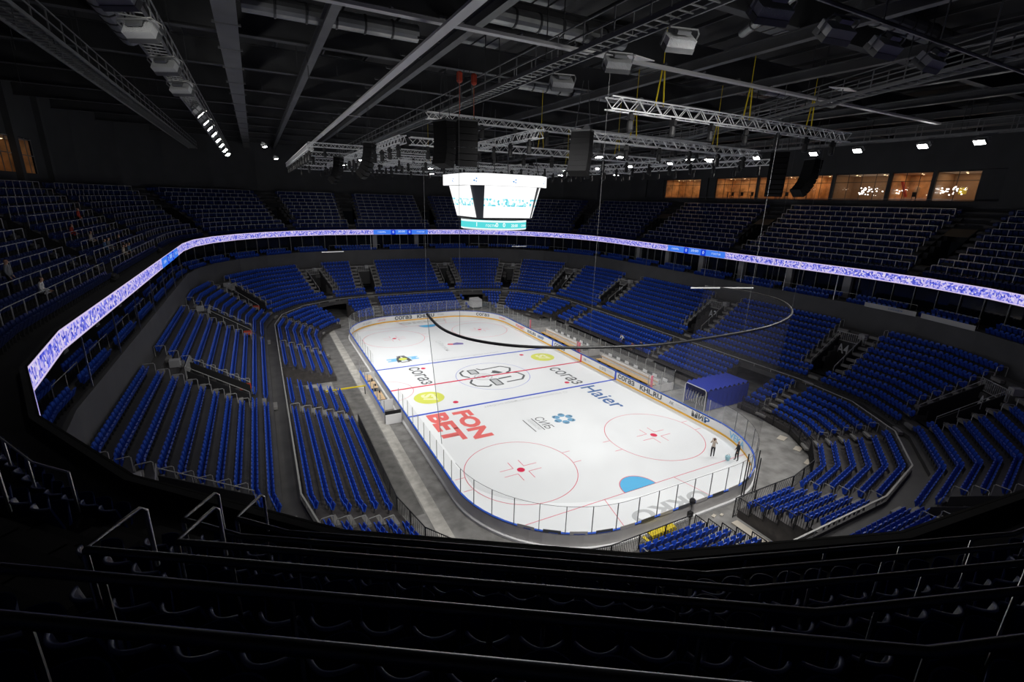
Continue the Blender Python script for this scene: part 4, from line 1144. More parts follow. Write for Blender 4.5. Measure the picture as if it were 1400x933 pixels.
for i, (x, y, z, h) in enumerate(((-4.2, -28.2, 25.4, 1.7), (2.6, -28.2, 25.4, 1.7), (8.6, -28.2, 25.4, 1.7), (0, -21.5, 24.8, 1.5), (8, -21.5, 24.8, 1.5), (-2, -12.5, 24.6, 1.5), (6, -12.5, 24.6, 1.5), (-8, -12.5, 24.6, 1.4), (10, 1.5, 24.6, 1.4), (-4, 11, 24.6, 1.4))):
    m = MB(); m.bar((x-.28, y, z), (x-.05, y, z+h), .07, .03); m.bar((x+.28, y, z), (x+.12, y, z+h), .07, .03); m.bar((x, y, z+h), (x, y, 29), .03)
    m.build('lifting_sling', m_yel2, None, None, 'pair of yellow lifting slings holding up a lighting truss', 'sling', 'yellow lifting slings on the trusses')
moving = MB(); moving.lathe((0, 0, -.1), [(.10, 0), (.12, .1)], 8); moving.box(-.17, -.1, -.36, .17, .1, -.1); moving.lathe((0, 0, -.92), [(.13, 0), (.17, .1), (.15, .5), (.08, .56)], 10)
moving = moving.mesh('moving_head_lamp', m_black)
mv = 0
for p, q, sz, lb in TR:
    d = Vector(q)-Vector(p); N = max(2, int(d.length/2.6))
    for i in range(N):
        c = Vector(p)+d*((i+.5)/N); 
        if inview(c): put('moving_head_lamp', moving, None, None, 'black stage lamp hanging under the ' + lb.replace('lighting ', '').split(',')[0], 'lamp', 'black stage lamps under the ' + lb, (c.x, c.y, c.z-sz/2), random.random()*6)

# ------------------------------------------------------------------ floodlights (real light)
fh = MB(); fh.box(-.55, -.30, -.02, .55, .30, .16)
fin = MB()
for i in range(22): fin.box(-.52+i*.0495-.011, -.28, .16, -.52+i*.0495+.011, .28, .42)
fl = MB(); fl.quad((-.47, -.25, -.03), (-.47, .25, -.03), (.47, .25, -.03), (.47, -.25, -.03))
fy = MB(); fy.tube([(-.62, 0, .08), (-.64, 0, .55), (-.54, 0, .68), (.54, 0, .68), (.64, 0, .55), (.62, 0, .08)], .032, 6)
fb = MB(); fb.box(-.26, -.14, .52, .26, .14, .64)
fc = MB(); fc.tube([(.15, .05, .66), (.45, .28, .5), (.52, .42, .1), (.40, .45, -.1), (.2, .36, .05)], .022, 5)
FM = [('housing', fh.mesh('housing', m_steelm)), ('fin', fin.mesh('fin', mat('cooling fin', (.62, .63, .64), .5, .2))), ('lens', fl.mesh('lens', m_lamp)), ('yoke', fy.mesh('yoke', m_steel)), ('driver_box', fb.mesh('driver_box', m_duct)), ('cable', fc.mesh('cable', m_railw))]
spot_d = bpy.data.lights.new('flood_beam', 'SPOT'); spot_d.energy = SPOT_W; spot_d.spot_size = math.radians(78); spot_d.spot_blend = .75; spot_d.shadow_soft_size = .3; spot_d.color = (1, .98, .95)
tr_d = bpy.data.lights.new('truss_beam', 'SPOT'); tr_d.energy = TRUSS_W; tr_d.spot_size = math.radians(85); tr_d.spot_blend = .8; tr_d.shadow_soft_size = .3; tr_d.color = (1, .98, .96)
nr_d = bpy.data.lights.new('near_beam', 'SPOT'); nr_d.energy = NEAR_W; nr_d.spot_size = math.radians(96); nr_d.spot_blend = .7; nr_d.shadow_soft_size = 1.2; nr_d.color = (1, .98, .95)
def flood(x, y, z, target, label, group, sc=1.0, d=None, roll=0.0):
    o = thing('floodlight', label, 'floodlight', (x, y, z), 0, group)
    v = (Vector(target)-Vector((x, y, z))).normalized()
    o.rotation_euler = v.to_track_quat('-Z', 'Y').to_euler(); o.scale = (sc, sc, sc)
    for n_, me in FM: put(n_, me, o)
    if d:
        l = bpy.data.objects.new('beam', d); C.objects.link(l); l.parent = o; l.location = (0, 0, -.08)
    return o
for i, y in enumerate((-29, -25.5, -20, -14.5, -5.5, -1, 3, 8, 14, 20.5, 28, 36)):
    k = 'seen from behind, on the left catwalk near the camera' if y < -10 else 'burning white in the row over the left stand'
    flood(-26.2, y, 25.75, (-2, y*.72+2, 0) if y > -10 else (-6, y+34, 0), 'finned floodlight ' + k, 'floodlights ' + k, 1.0, spot_d if i % 2 == 0 or y > -6 else None)
for i, y in enumerate((-30.3, -26.6, -21.5, -17.4, -11, -4.5, 2, 10, 18, 28)):
    flood(27.0, y, 25.8, (3, y*.8, 0), 'floodlight burning white in the row over the right stand', 'floodlights over the right stand', .8, spot_d)
for i, (x, lb) in enumerate(((-9.6, 'leftmost'), (-6.4, 'second from left'), (-3.5, 'third from left'), (-.3, 'rightmost'))):
    flood(x, -38.0, 25.75, (x*.4, -14, 0), 'big finned floodlight seen from behind, %s of the four on the near pipe' % lb, None, 1.0, nr_d)
for y, lb in ((-34.2, 'nearest'), (-30.8, 'middle'), (-26.6, 'farthest')):
    flood(-9.3, y, 25.9, (-4, y+20, 0), 'finned floodlight under the ladder-like catwalk, %s of its three' % lb, None, 1.0, nr_d if y > -28 else None)
for i, (x, y, z) in enumerate(((1.4, -16, 24), (1.9, -18, 23.9), (7.6, -19.6, 24), (8.6, -20.6, 24), (6.4, 32, 23.8), (-3.6, 11.5, 24), (10.5, 1.5, 23.9), (13.4, 8, 23.9), (-13.4, 14, 24.0), (-13.4, 24, 24.0), (-13.4, 4, 24.0), (12.4, 22, 23.9), (-20.5, 20, 24.6), (-22, 6, 24.8), (0, 22, 23.9), (17.5, 1.5, 23.9))):
    flood(x, y, z, (x*.6+(2 if i < 4 else 0), -24 if i < 4 else y*.9-2, 0), 'small floodlight burning white among the trusses', 'small floodlights among the trusses', .62, tr_d if i in (0, 3, 5, 8, 11, 13) else None)

# ------------------------------------------------------------------ hanging loudspeakers
spk = MB(); spk.obox((0, 0, 0), (.62, 0, 0), (0, .36, 0), (0, 0, .17)); spk = spk.mesh('cabinet', mat('speaker black', (.004, .004, .0045), .75, spec=.15))
def array(x, y, ztop, face, label, n_=8, curl=.12, lean=-.1):
    o = thing('line_array_speaker', label, 'loudspeaker', (x, y, ztop), math.radians(face)+PI/2)
    m = MB(); m.box(-.62, -.4, -.05, .62, .4, .05)
    for sx in (-.5, .5): m.tube([(sx, 0, .05), (sx*.3, 0, 2.8)], .02, 4)
    m.build('flying_frame', m_steeld, o)
    yy, zz, a = 0.0, -.22, lean
    for i in range(n_):
        c = put('cabinet', spk, o, loc=(0, yy, zz)); c.rotation_euler = (a, 0, 0)
        yy += -math.sin(a)*-.36; zz -= math.cos(a)*.36; a += curl*(.3+1.4*i/n_)
    return o
array(-12.9, -19.6, 24.9, 200, 'black line-array loudspeaker, left of the pair hung at upper centre', 7, -.08, .05)
array(-11.6, -19.9, 25.0, 262, 'black line-array loudspeaker, right of the pair hung at upper centre', 7, .04, 0)
array(-5.0, -22.6, 24.7, 215, 'black line-array loudspeaker hanging in front of the lights right of the scoreboard', 7, -.08, -.05)
array(-14.3, -5.0, 24.8, 330, 'black curved line-array loudspeaker left of the scoreboard, nearer of two', 8, .14, .1)
array(-14.6, 10.5, 24.6, 330, 'black curved line-array loudspeaker left of the scoreboard, farther of two', 8, .14, .1)
array(11.6, -24.5, 24.5, 215, 'black curved line-array loudspeaker before the glazed boxes, left of two', 9, .14, .1)
array(16.6, -24.0, 24.3, 160, 'black curved line-array loudspeaker before the glazed boxes, right of two', 8, -.14, -.1)
horn = MB(); horn.lathe((0, 0, 0), [(.06, -.35), (.08, -.2), (.20, 0), (.36, .14)], 14, Vector((0.2, -1, -.3)))
horn = horn.mesh('horn_speaker', m_duct)
for x, y, z, lb in ((-3.3, -25.5, 26.0, 'pale round horn loudspeaker hanging above the right speaker stack'), (-2.3, -19.0, 25.4, 'pale round horn loudspeaker above a yellow sling in front of the scoreboard')):
    put('horn_speaker', horn, None, None, lb, 'loudspeaker', None, (x, y, z))
for x, y, z, lb in ((-12.2, -20.3, 27.2, 'left of two'), (-11.3, -20.3, 27.2, 'right of two')):
    m = MB(); m.lathe((x, y, z), [(.1, -.3), (.18, -.2), (.18, .2), (.1, .3)], 8); m.bar((x, y, z), (x, y, z-2), .025); m.build('chain_hoist', m_red2, None, None, 'red chain hoist above the speaker pair, ' + lb, 'hoist')
for x, y, z, sx, lb in ((-7.2, -29.6, 26.9, .8, 'pale square sheet panel on the near catwalk'), (-15.4, -3.5, 27, .8, 'pale square panel beside the left cable tray'), (7.6, -30.5, 27.2, .8, 'pale square panel under the right roof beams')):
    m = MB(); m.obox((x, y, z), (sx*.8, .1, 0), (-.05, sx*.7, .12), (0, 0, .02)); m.build('acoustic_panel', m_white, None, None, lb, 'panel')

# ------------------------------------------------------------------ glazed boxes behind the upper tier
def box_room(x0, x1, y0, y1, z0, z1, mback, lit, name):
    m = MB(); s = 1 if x1 > x0 else -1
    m.quad((x1, y0, z0), (x1, y1, z0), (x1, y1, z1), (x1, y0, z1)); m.build('room_back_wall', mback, kind='structure')
    m = MB(); m.quad((x0, y0, z0), (x0, y1, z0), (x1, y1, z0), (x1, y0, z0)); m.build('room_floor', m_wood, kind='structure')
    m = MB(); m.quad((x0, y0, z1), (x1, y0, z1), (x1, y1, z1), (x0, y1, z1)); m.build('room_ceiling', m_cream, kind='structure')
    m = MB()
    for y in (y0, y1): m.quad((x0, y, z0), (x1, y, z0), (x1, y, z1), (x0, y, z1))
    m.build('room_side_wall', mback, kind='structure')
    if lit:
        l = bpy.data.lights.new('room_lamp', 'AREA'); l.shape = 'RECTANGLE'; l.size = abs(x1-x0)*.6; l.size_y = (y1-y0)*.8; l.energy = lit; l.color = (1, .70, .42)
        o = bpy.data.objects.new('room_lamp', l); C.objects.link(o); o.location = ((x0+x1)/2, (y0+y1)/2, z1-.05)
        m = MB(); N = max(1, int((y1-y0)/2.2))
        for i in range(N):
            y = y0+(y1-y0)*(i+.5)/N; m.disc(((x0*.6+x1*.4), y, z1-.04), .10, 0, 8); m.disc((x0*.2+x1*.8, y+.5, z1-.04), .08, 0, 8)
        m.f = [tuple(reversed(f)) for f in m.f]; m.build('downlight_ceiling', m_warm, kind='structure')
XW = CXC+QX+35.2*UK
ROOMS = [(12.6, 20.6, 75, m_orange), (1.5, 9.2, 95, m_orange), (-6.2, 1.3, 90, m_orange), (-9.6, -6.3, 55, m_orange), (-16.2, -9.8, 30, m_cream), (-20.6, -16.4, 40, m_cream), (-24.6, -20.8, 40, m_cream)]
for i, (a, b, e, mm_) in enumerate(ROOMS):
    if b < -9: mm_ = m_orange if i % 2 else mat('taupe wall', (.30, .19, .11), .6)
    box_room(XW+.1, XW+4.2, a, b, 21.75, 24.85, mm_, e, 'box')
    m = MB()
    N = max(2, int((b-a)/1.4))
    for k in range(N+1): m.bar((XW, a+(b-a)*k/N, 21.75), (XW, a+(b-a)*k/N, 25.0), .05)
    for z in (21.8, 23.9, 24.95): m.bar((XW, a, z), (XW, b, z), .06)
    m.build('window_%d' % (i+1), m_steeld, kind='structure')
    m = MB(); m.quad((XW+.02, a, 21.75), (XW+.02, b, 21.75), (XW+.02, b, 25), (XW+.02, a, 25)); m.build('window_glass', m_winglass, kind='structure')
m = MB()
for y in (21.2, 11, -9.7, -16.3, -20.7, 1.4): m.obox((XW-.1, y+.1, 23.3), (.12, 0, 0), (0, .2, 0), (0, 0, 1.7))
m.obox((XW+.1, 11, 23.3), (.1, 0, 0), (0, 1.6, 0), (0, 0, 1.7)); m.obox((XW+.1, 23.2, 23.3), (.1, 0, 0), (0, 2.5, 0), (0, 0, 1.7)); m.obox((XW+.1, -25.7, 23.3), (.1, 0, 0), (0, 1.1, 0), (0, 0, 1.7))
m.build('box_pier_wall', m_dark, kind='structure')
m = MB(); m.bar((XW-.3, -24.6, 21.9), (XW-.3, 20.6, 21.9), .05); m.build('box_sill_wall', m_steel, kind='structure')
for i, (y, ang) in enumerate(((-18.6, .5), (-4, 0), (-2.6, .3), (-1.2, -.2), (.2, .1), (3.2, 0), (5, .2), (6.8, -.1))):
    t = thing('bar_chair', 'dark chair at the counter inside the orange glazed boxes', 'chair', (XW+1.0, y, 21.75), ang, 'dark chairs inside the glazed boxes')
    m = MB(); m.box(-.22, -.22, .44, .22, .22, .50); m.build('seat', m_black, t)
    m = MB(); m.box(.18, -.22, .5, .23, .22, .98); m.build('backrest', m_black, t)
    for sx in (-.19, .19):
        for sy in (-.19, .19): m = MB(); m.box(sx-.02, sy-.02, 0, sx+.02, sy+.02, .44); m.build('leg', m_black, t)
for y, lb in ((-2.0, 'long dark counter inside the orange glazed boxes'), (5.0, 'dark counter inside the left orange box')):
    m = MB(); m.box(XW+.35, y-2.4, 22.72, XW+.75, y+2.4, 22.78)
    for k in (-2.2, 0, 2.2): m.box(XW+.5, y+k-.04, 21.75, XW+.6, y+k+.04, 22.72)
    m.build('counter', m_black, None, None, lb, 'counter')
m_gar = emit_mat('garland bulbs', (1, .95, .88), 5.0)
for y0, w_, lb in ((-12.8, 1.3, 'bunch of white lights in the middle of the glazed boxes'), (-16.0, 1.0, 'ring of white lights in the glazed boxes'), (-21.8, 1.2, 'bunch of white lights in the rightmost glazed box')):
    m = MB()
    for k in range(26):
        a = random.random()*6.3; r = random.random()**.5; m.obox((XW+1.2+random.random(), y0+r*w_*math.cos(a), 22.9+r*.5*math.sin(a)), (.05, 0, 0), (0, .05, 0), (0, 0, .05))
    m.build('light_garland', m_gar, None, 'stuff', lb, 'lights')
m = MB(); m.obox((XW+2.2, -22.6, 22.9), (.05, 0, 0), (0, .35, 0), (0, 0, .35)); m.build('yellow_board', m_yel2, None, None, 'small yellow board inside the rightmost glazed box', 'board')
m = MB(); m.obox((XW+2.2, -18.2, 22.7), (.05, .02, .02), (0, .25, .1), (0, -.1, .7)); m.build('leaning_panel', m_wood, None, None, 'pale upright panel inside the second box from the right', 'panel')
m = MB(); m.bar((XW+2, -17.3, 22.2), (XW+2, -16.6, 24.0), .25); m.build('red_banner', m_red2, None, None, 'dark red slanting banner inside the second box from the right', 'banner')
XL = CXC-QX-35.2*UK
box_room(XL-.1, XL-4, 9.2, 18.6, 21.75, 24.85, m_orange, 7, 'box')
m = MB()
for k in range(8): m.bar((XL, 8.4+k*1.5, 21.75), (XL, 8.4+k*1.5, 25), .06)
for z in (23.4, 24.9): m.bar((XL, 8, z), (XL, 19, z), .07)
m.build('window_8', m_steel, kind='structure')
for k in range(16):
    for s in (1, -1):
        pass
m = MB()
for y in range(-50, 60, 8): m.obox((XL+.25, y, 26), (.25, 0, 0), (0, .4, 0), (0, 0, 5.5))
m.build('pilaster_wall', m_dark, kind='structure')

# ------------------------------------------------------------------ team benches, penalty boxes, tunnel
def bench(y0, y1, lb):
    t = thing('team_bench', 'long timber team bench with white back wall, ' + lb, 'bench', (15.1, (y0+y1)/2, 0)); h = (y1-y0)/2
    for i, x in enumerate((-.22, .02, .26)):
        m = MB(); m.box(x-.10, -h, .46, x+.10, h, .51); m.build('seat_plank', m_wood, t)
    m = MB(); m.box(-.30, -h, .44, -.33, h, .52); m.build('seat_edge', m_yel, t)
    for k in range(int(2*h/1.8)+1):
        m = MB(); y = -h+.2+k*(2*h-.4)/int(2*h/1.8); m.box(-.2, y-.04, 0, .25, y+.04, .46); m.build('leg', m_black, t)
    m = MB(); m.box(.62, -h, 0, .74, h, 1.0); m.build('back_wall', m_white, t)
    m = MB(); m.box(.50, -h, 0.72, .60, h, .80); m.build('back_rest', m_wood, t)
    return t
bench(-11.4, -1.0, 'nearer of the two behind the right boards'); bench(3.6, 13.4, 'farther of the two behind the right boards')
m = MB(); m.box(13.15, -12.6, 0, 18.9, 14.6, .02); m.build('bench_floor', m_conc_d, kind='structure')
def glass_run(name, pts, z0, z1, label, cat='glass screen', mpost=None):
    t = thing(name, label, cat, (*pts[0], 0)); o = Vector((*pts[0], 0))
    for i in range(len(pts)-1):
        a, b = Vector((*pts[i], 0))-o, Vector((*pts[i+1], 0))-o; Z = Vector((0, 0, 1))
        m = MB(); m.quad(a+Z*z0, b+Z*z0, b+Z*z1, a+Z*z1); m.build('glass_pane', m_glass, t)
    for p in pts:
        m = MB(); q = Vector((*p, 0))-o; m.bar(q+Vector((0, 0, z0*.0)), q+Vector((0, 0, z1)), .06); m.build('post', mpost or m_railw, t)
    m = MB()
    for i in range(len(pts)-1):
        a, b = Vector((*pts[i], 0))-o, Vector((*pts[i+1], 0))-o; m.bar(a+Vector((0, 0, z0/2)), b+Vector((0, 0, z0/2)), .05, z0)
    m.build('kick_wall', m_boardout, t); return t
N = 17
glass_run('bench_screen', [(17.2, -12.4+27*i/N) for i in range(N+1)], .5, 2.2, 'row of glass panes with pale posts behind the team benches')
glass_run('bench_end_screen', [(13.2, -12.4), (15.2, -12.4), (17.2, -12.4)], .9, 2.4, 'glass end screen at the near end of the nearer bench')
glass_run('bench_middle_screen', [(13.2, 1.4), (15.2, 1.4), (17.2, 1.4)], .9, 2.4, 'glass screen between the two team benches')
glass_run('bench_end_screen', [(13.2, 14.5), (15.2, 14.5), (17.2, 14.5)], .9, 2.4, 'glass end screen at the far end of the farther bench')
for i, (x, y) in enumerate(((13.5, -12.6), (13.5, 1.2), (13.5, 1.7), (13.5, 14.7))):
    m = MB(); m.box(x-.09, y-.09, 0, x+.09, y+.09, 2.3); m.build('padded_post', m_redf, None, None, 'pink padded post at the end of a team bench', 'post', 'pink padded posts by the benches')
for i in range(15):
    y = -11.2+i*1.68
    if abs(y-1.4) < 1: continue
    m = MB(); m.obox((17.0, y, .78), (.02, 0, .0), (0, .36, 0), (.02, 0, .16)); m.build('white_card', m_white, None, None, 'white card on the dark wall behind a team bench', 'card', 'white cards behind the benches')
def penalty():
    t = thing('penalty_box', 'narrow glazed penalty box with timber tables along the left boards', 'penalty box', (-14.2, -1, 0))
    m = MB(); m.box(-.62, -6.4, 0, -.52, 5.9, 1.0); m.build('outer_wall', m_boardout, t)
    m = MB(); m.box(-.66, -6.4, 1.0, -.48, 5.9, 1.09); m.build('wall_cap', m_blue, t)
    for i in range(9):
        y = -6.4+12.3*i/8
        m = MB(); m.box(-.60, y-.03, 1.0, -.54, y+.03, 2.3); m.build('post', m_railw, t)
        if 0 < i: m = MB(); m.quad((-.57, y-1.5, 1.05), (-.57, y-.05, 1.05), (-.57, y-.05, 2.3), (-.57, y-1.5, 2.3)); m.build('glass_pane', m_glass, t)
    for y0, y1 in ((-2.9, -.6), (.4, 2.4), (2.8, 4.6)):
        m = MB(); m.box(-.40, y0, .86, .35, y1, .91); m.build('table_top', m_wood, t); m = MB(); m.box(-.3, y0+.1, 0, .25, y1-.1, .86); m.build('table_base', m_black, t)
    for y in (-3.6, 5.0):
        m = MB(); m.box(-.5, y-.04, 0, .9, y+.04, 1.1); m.build('divider', m_white, t)
    m = MB(); m.box(-.55, -6.5, 0, .95, -6.42, 1.15); m.build('end_gate', m_blackgloss, t)
    m = MB(); m.box(-.6, -6.9, 0, .9, -6.82, .95); m.build('open_door', m_white, t)
penalty()
for k, y in enumerate((2.6, .9, -1.2)):
    m = MB(); m.lathe((-14.05, y-.9, .91), [(.05, 0), (.09, .05), (.09, .2), (.03, .26)], 8); m.build('scoring_device', m_black, None, None, 'small black device standing on a timber table in the penalty box', 'device', 'devices on the penalty box tables')
T = thing('tunnel_cover', 'blue tarpaulin tunnel with pleated roof leading into the stand beside the nearer bench', 'tunnel', (18.6, -16.9, 0)); T.scale = (.86, .86, .93)
for i in range(9):
    x = -3.4+.82*i; m = MB(); m.quad((x, -1.7, 2.35), (x+.41, -1.7, 2.7), (x+.41, 1.7, 2.7), (x, 1.7, 2.35)); m.quad((x+.41, -1.7, 2.7), (x+.82, -1.7, 2.35), (x+.82, 1.7, 2.35), (x+.41, 1.7, 2.7)); m.build('roof_pleat', m_tarp, T)
for sy in (-1.7, 1.7):
    m = MB()
    for i in range(18): x = -3.4+.41*i; m.quad((x, sy+.05*(i % 2), .05), (x+.41, sy+.05*((i+1) % 2), .05), (x+.41, sy, 2.4), (x, sy, 2.4))
    m.build('side_curtain', m_tarp, T)
m = MB(); m.tube([(-3.6, -1.6, 0), (-3.6, -1.6, 2.3), (-3.6, -1.4, 2.5), (-3.6, 1.4, 2.5), (-3.6, 1.6, 2.3), (-3.6, 1.6, 0)], .05, 6); m.build('entry_frame', m_white, T)
m = MB()
for i in range(7): m.tube([(-3.55, -1.3+.4*i, 1.9), (-3.6, -1.1+.4*i, .9), (-3.5, -1.25+.4*i, .5)], .02, 4)
m.build('loose_strap', m_white, T)
# ------------------------------------------------------------------ barred fences in front of the lower rows
def fence_panel(a, b, z0, h, label, group):
    A, B = Vector((*a, z0)), Vector((*b, z0)); c = (A+B)/2; d = (B-A); L = d.length
    if L < .2: return
    t = thing('crowd_fence', label, 'fence', tuple(c), math.atan2(d.y, d.x), group)
    m = MB(); m.bar((-L/2, 0, h), (L/2, 0, h), .05); m.bar((-L/2, 0, .08), (L/2, 0, .08), .04)
    for x in (-L/2+.02, L/2-.02): m.bar((x, 0, 0), (x, 0, h), .05)
    m.build('frame', m_black, t)
    m = MB(); N = int(L/.14)
    for i in range(1, N): m.bar((-L/2+L*i/N, 0, .08), (-L/2+L*i/N, 0, h), .022)
    o = m.build('bars', m_black, t); o['kind'] = 'stuff'
FR = ring(9.93, NFL)
for i in range(len(FR)):
    a, b = Vector(FR[i]), Vector(FR[(i+1) % len(FR)]); L = (b-a).length; N = max(1, round(L/2.0))
    for k in range(N):
        p, q = a.lerp(b, k/N), a.lerp(b, (k+1)/N); c = (p+q)/2
        if in_gap(c) or c.y > -8 or (c.x > 12 and c.y > -15): continue
        sd = 'in the near right corner' if c.x > 4 else 'in the near left corner' if c.x < -2 and c.y < -20 else 'along the left rows' if c.x < 0 else 'at the near end'
        fence_panel(p, q, .0, 1.55, 'black barred fence panel before the front row ' + sd, 'barred fence panels ' + sd)
for x in (-.6, 3.6):
    for k in range(5):
        fence_panel((x, -31.5-.95*k), (x, -32.4-.95*k), TELE[min(5, k)][1], 1.0, 'black barred side fence at the near end gap, %s of it' % ('left' if x < 0 else 'right'), 'side fences, ' + ('left' if x < 0 else 'right'))
m = MB(); m.box(2.75, -36, 0, 3.35, -31.8, .06); m.build('loose_plank', m_cream, None, None, 'pale plank lying on the floor of the near end gap', 'plank')
m = MB(); m.bar((-19.6, .35, .95), (-15.0, .35, .95), .12); yb = thing('gate_barrier', 'yellow barrier arm across the gap in the left rows', 'barrier'); m.build('barrier_arm', m_yel2, yb)
m = MB(); m.bar((-19.5, .35, 0), (-19.5, .35, 1.0), .1); m.bar((-15.1, .35, 0), (-15.1, .35, .95), .08); m.build('arm_post', m_black, yb)
t = thing('yellow_step', 'bright yellow step unit outside the near boards', 'step', (-2.6, -30.75, 0), 0.02)
m = MB(); m.box(-1.05, -.2, .5, 1.05, .2, .58); m.build('top_board', m_yel2, t)
for i in range(8): m = MB(); m.box(-1+.28*i, -.24, 0, -.9+.28*i, -.2, .5); m.build('front_slat', m_yel2, t)
m = MB(); m.bar((-1.5, .1, .5), (-1.1, -1.3, .05), .22, .06); m.build('sloping_leg', m_yel2, t)
# litter and panels on the floor
for i, (x, y, s_) in enumerate(((2.3, -30.75, .18), (2.9, -30.9, .14), (1.1, -30.9, .2), (17.6, -25.5, .5), (17.0, -27.4, .45), (15.6, -29.3, .5))):
    m = MB(); m.obox((x, y, .02), (s_, s_*.3, 0), (-s_*.2, s_*.6, 0), (0, 0, .015)); m.build('floor_sheet', m_cream, None, None, 'pale sheet lying on the floor outside the near right boards', 'sheet', 'pale sheets on the floor')
for i in range(4):
    x = 5.9+.62*i-(.35 if i % 2 else 0)
    m = MB(); m.tube([(x, -30.12, 0), (x, -30.12, 3.6 if i in (0, 2) else 2.9)], .045, 6); m.build('black_pole', m_black, None, None, 'tall black pole clamped to the near boards', 'pole', 'black poles at the near boards')
t = thing('clamped_camera', 'black remote camera clamped on a pole to the outside of the near boards', 'camera', (0.6, -30.2, 0))
m = MB(); m.tube([(0, 0, 0), (0, 0, 2.0)], .03, 6); m.build('pole', m_steel, t)
m = MB(); m.lathe((0, 0, 1.15), [(.08, 0), (.2, .1), (.2, .3), (.1, .42)], 10); m.build('camera_head', m_cloth, t)
m = MB(); m.box(-.28, -.2, .25, .02, .1, .6); m.build('control_box', m_black, t)
# ------------------------------------------------------------------ safety netting over the near end
def catmull(P, n_=6):
    out = []
    for i in range(len(P)-1):
        p0, p1, p2, p3 = P[max(0, i-1)], P[i], P[i+1], P[min(len(P)-1, i+2)]
        for k in range(n_):
            t = k/n_; out.append(tuple(.5*((2*b)+(c-a)*t+(2*a-5*b+4*c-d)*t*t+(-a+3*b-3*c+d)*t**3) for a, b, c, d in zip(p0, p1, p2, p3)))
    return out+[P[-1]]
NP = [(-14.0, -18.8), (-14.3, -22), (-14.1, -24), (-13.4, -25.7), (-12, -27.3), (-10, -28.5), (-7.4, -29.5), (-4.4, -30.25), (-1.1, -30.4), (4.7, -30.1), (9, -29), (12.2, -27.3), (14.9, -24.7), (15.9, -22), (15.8, -19.6), (14.4, -17.1)]
NC = catmull(NP, 6)
t = thing('end_netting', 'safety net hung from a black curved pipe over the near end of the ice', 'net', (0, 0, 0))
m = MB(); m.tube([(*p, 13.0) for p in NC], .085, 8); m.build('net_pipe', m_rope, t, smooth=True)
m = MB(); LOWP = [(max(-13.05, min(13.05, p[0]*.95)), max(-30.0, p[1]*.99), 3.0) for p in NC]
for i in range(len(NC)-1): m.quad((*NC[i], 13.0), (*NC[i+1], 13.0), LOWP[i+1], LOWP[i])
m.build('mesh_curtain', m_net, t)
m = MB(); m.tube([(*NC[0], 13), LOWP[0]], .022, 4); m.build('edge_cord', m_cloth2, t)
for k in (0, 14, 34, 52, 62, 76, 88):
    m = MB(); x, y = NC[min(k, len(NC)-1)]; m.tube([(x, y, 13), (x, y, 27)], .010, 4); m.build('hanging_cable', m_steelm, t)
for (a, b, lb) in (((12.3, -17.3, 13), (18.4, -19.4, 13), 'pale end bar of the near netting pipe'), ((-16.1, 21.0, 13.0), (-13.2, 21.3, 13.0), 'pale end bar of the far netting at upper left of the ice'), ((14.4, 23.5, 13), (17, 23.1, 13), 'pale end bar of the far netting at upper right of the ice')):
    m = MB(); m.tube([a, b], .07, 6); m.build('netting_bar', m_white, None, None, lb, 'bar')
PW = ring(24.3*UK, NFU); v0 = PW[-2]                 # sponsor strips on the ledge of the right-hand suites
for k, lb in ((0, 'white strip with blue lettering on the suite ledge at the right'), (1, 'plain white strip on the suite ledge farthest right')):
    a, b = Vector(PW[-1-k]), Vector(PW[-2-k]); a, b = (a.lerp(b, .06), a.lerp(b, .97))
    m = MB(); m.quad((*a, 10.5), (*b, 10.5), (*b, 10.98), (*a, 10.98)); o = m.build('ledge_banner', mat('banner white', (.45, .45, .44), .6), None, None, lb, 'banner')
    d = (b-a).normalized(); n_ = Vector((d.y, -d.x)); n_ = n_ if n_.dot(a-Vector((CXC, 0))) < 0 else -n_
    if k == 0: p = a.lerp(b, .48)+n_*.02; text('banner_lettering', 'сибирь', m_haier, (*p, 10.6), (*d, 0), (0, 0, 1), .3, 1.4, o)
# ------------------------------------------------------------------ ice resurfacer in its gate
z = thing('ice_resurfacer', 'white ice resurfacer parked in the gate at the far end', 'vehicle', (12.5, 35.2, 0), .1)
m = MB(); m.box(-1.0, -1.4, .45, 1.0, 1.9, 1.15); m.build('chassis', m_white, z)
m = MB(); m.obox((0, -.55, 1.5), (.95, 0, 0), (0, .85, .12), (0, -.08, .5)); m.build('snow_tank', m_white, z)
m = MB(); m.box(-.5, 1.1, 1.15, .5, 1.6, 1.5); m.box(-.5, 1.55, 1.4, .5, 1.7, 2.0); m.build('driver_seat', m_black, z)
m = MB(); m.box(-1.1, 2.0, .1, 1.1, 2.7, .8); m.build('conditioner', m_boardout, z)
for sx in (-.85, .85):
    for y in (-.9, 1.2): m = MB(); m.lathe((sx-.12, y, .45), [(.3, 0), (.45, .04), (.45, .2), (.3, .24)], 12, Vector((1, 0, 0))); m.build('wheel', m_black, z)
m = MB(); m.tube([(0, .85, 1.7), (0, .7, 1.95)], .03, 5); m.ringflat((0, .7), .18, .04, 1.96, 12); m.build('steering_wheel', m_black, z)
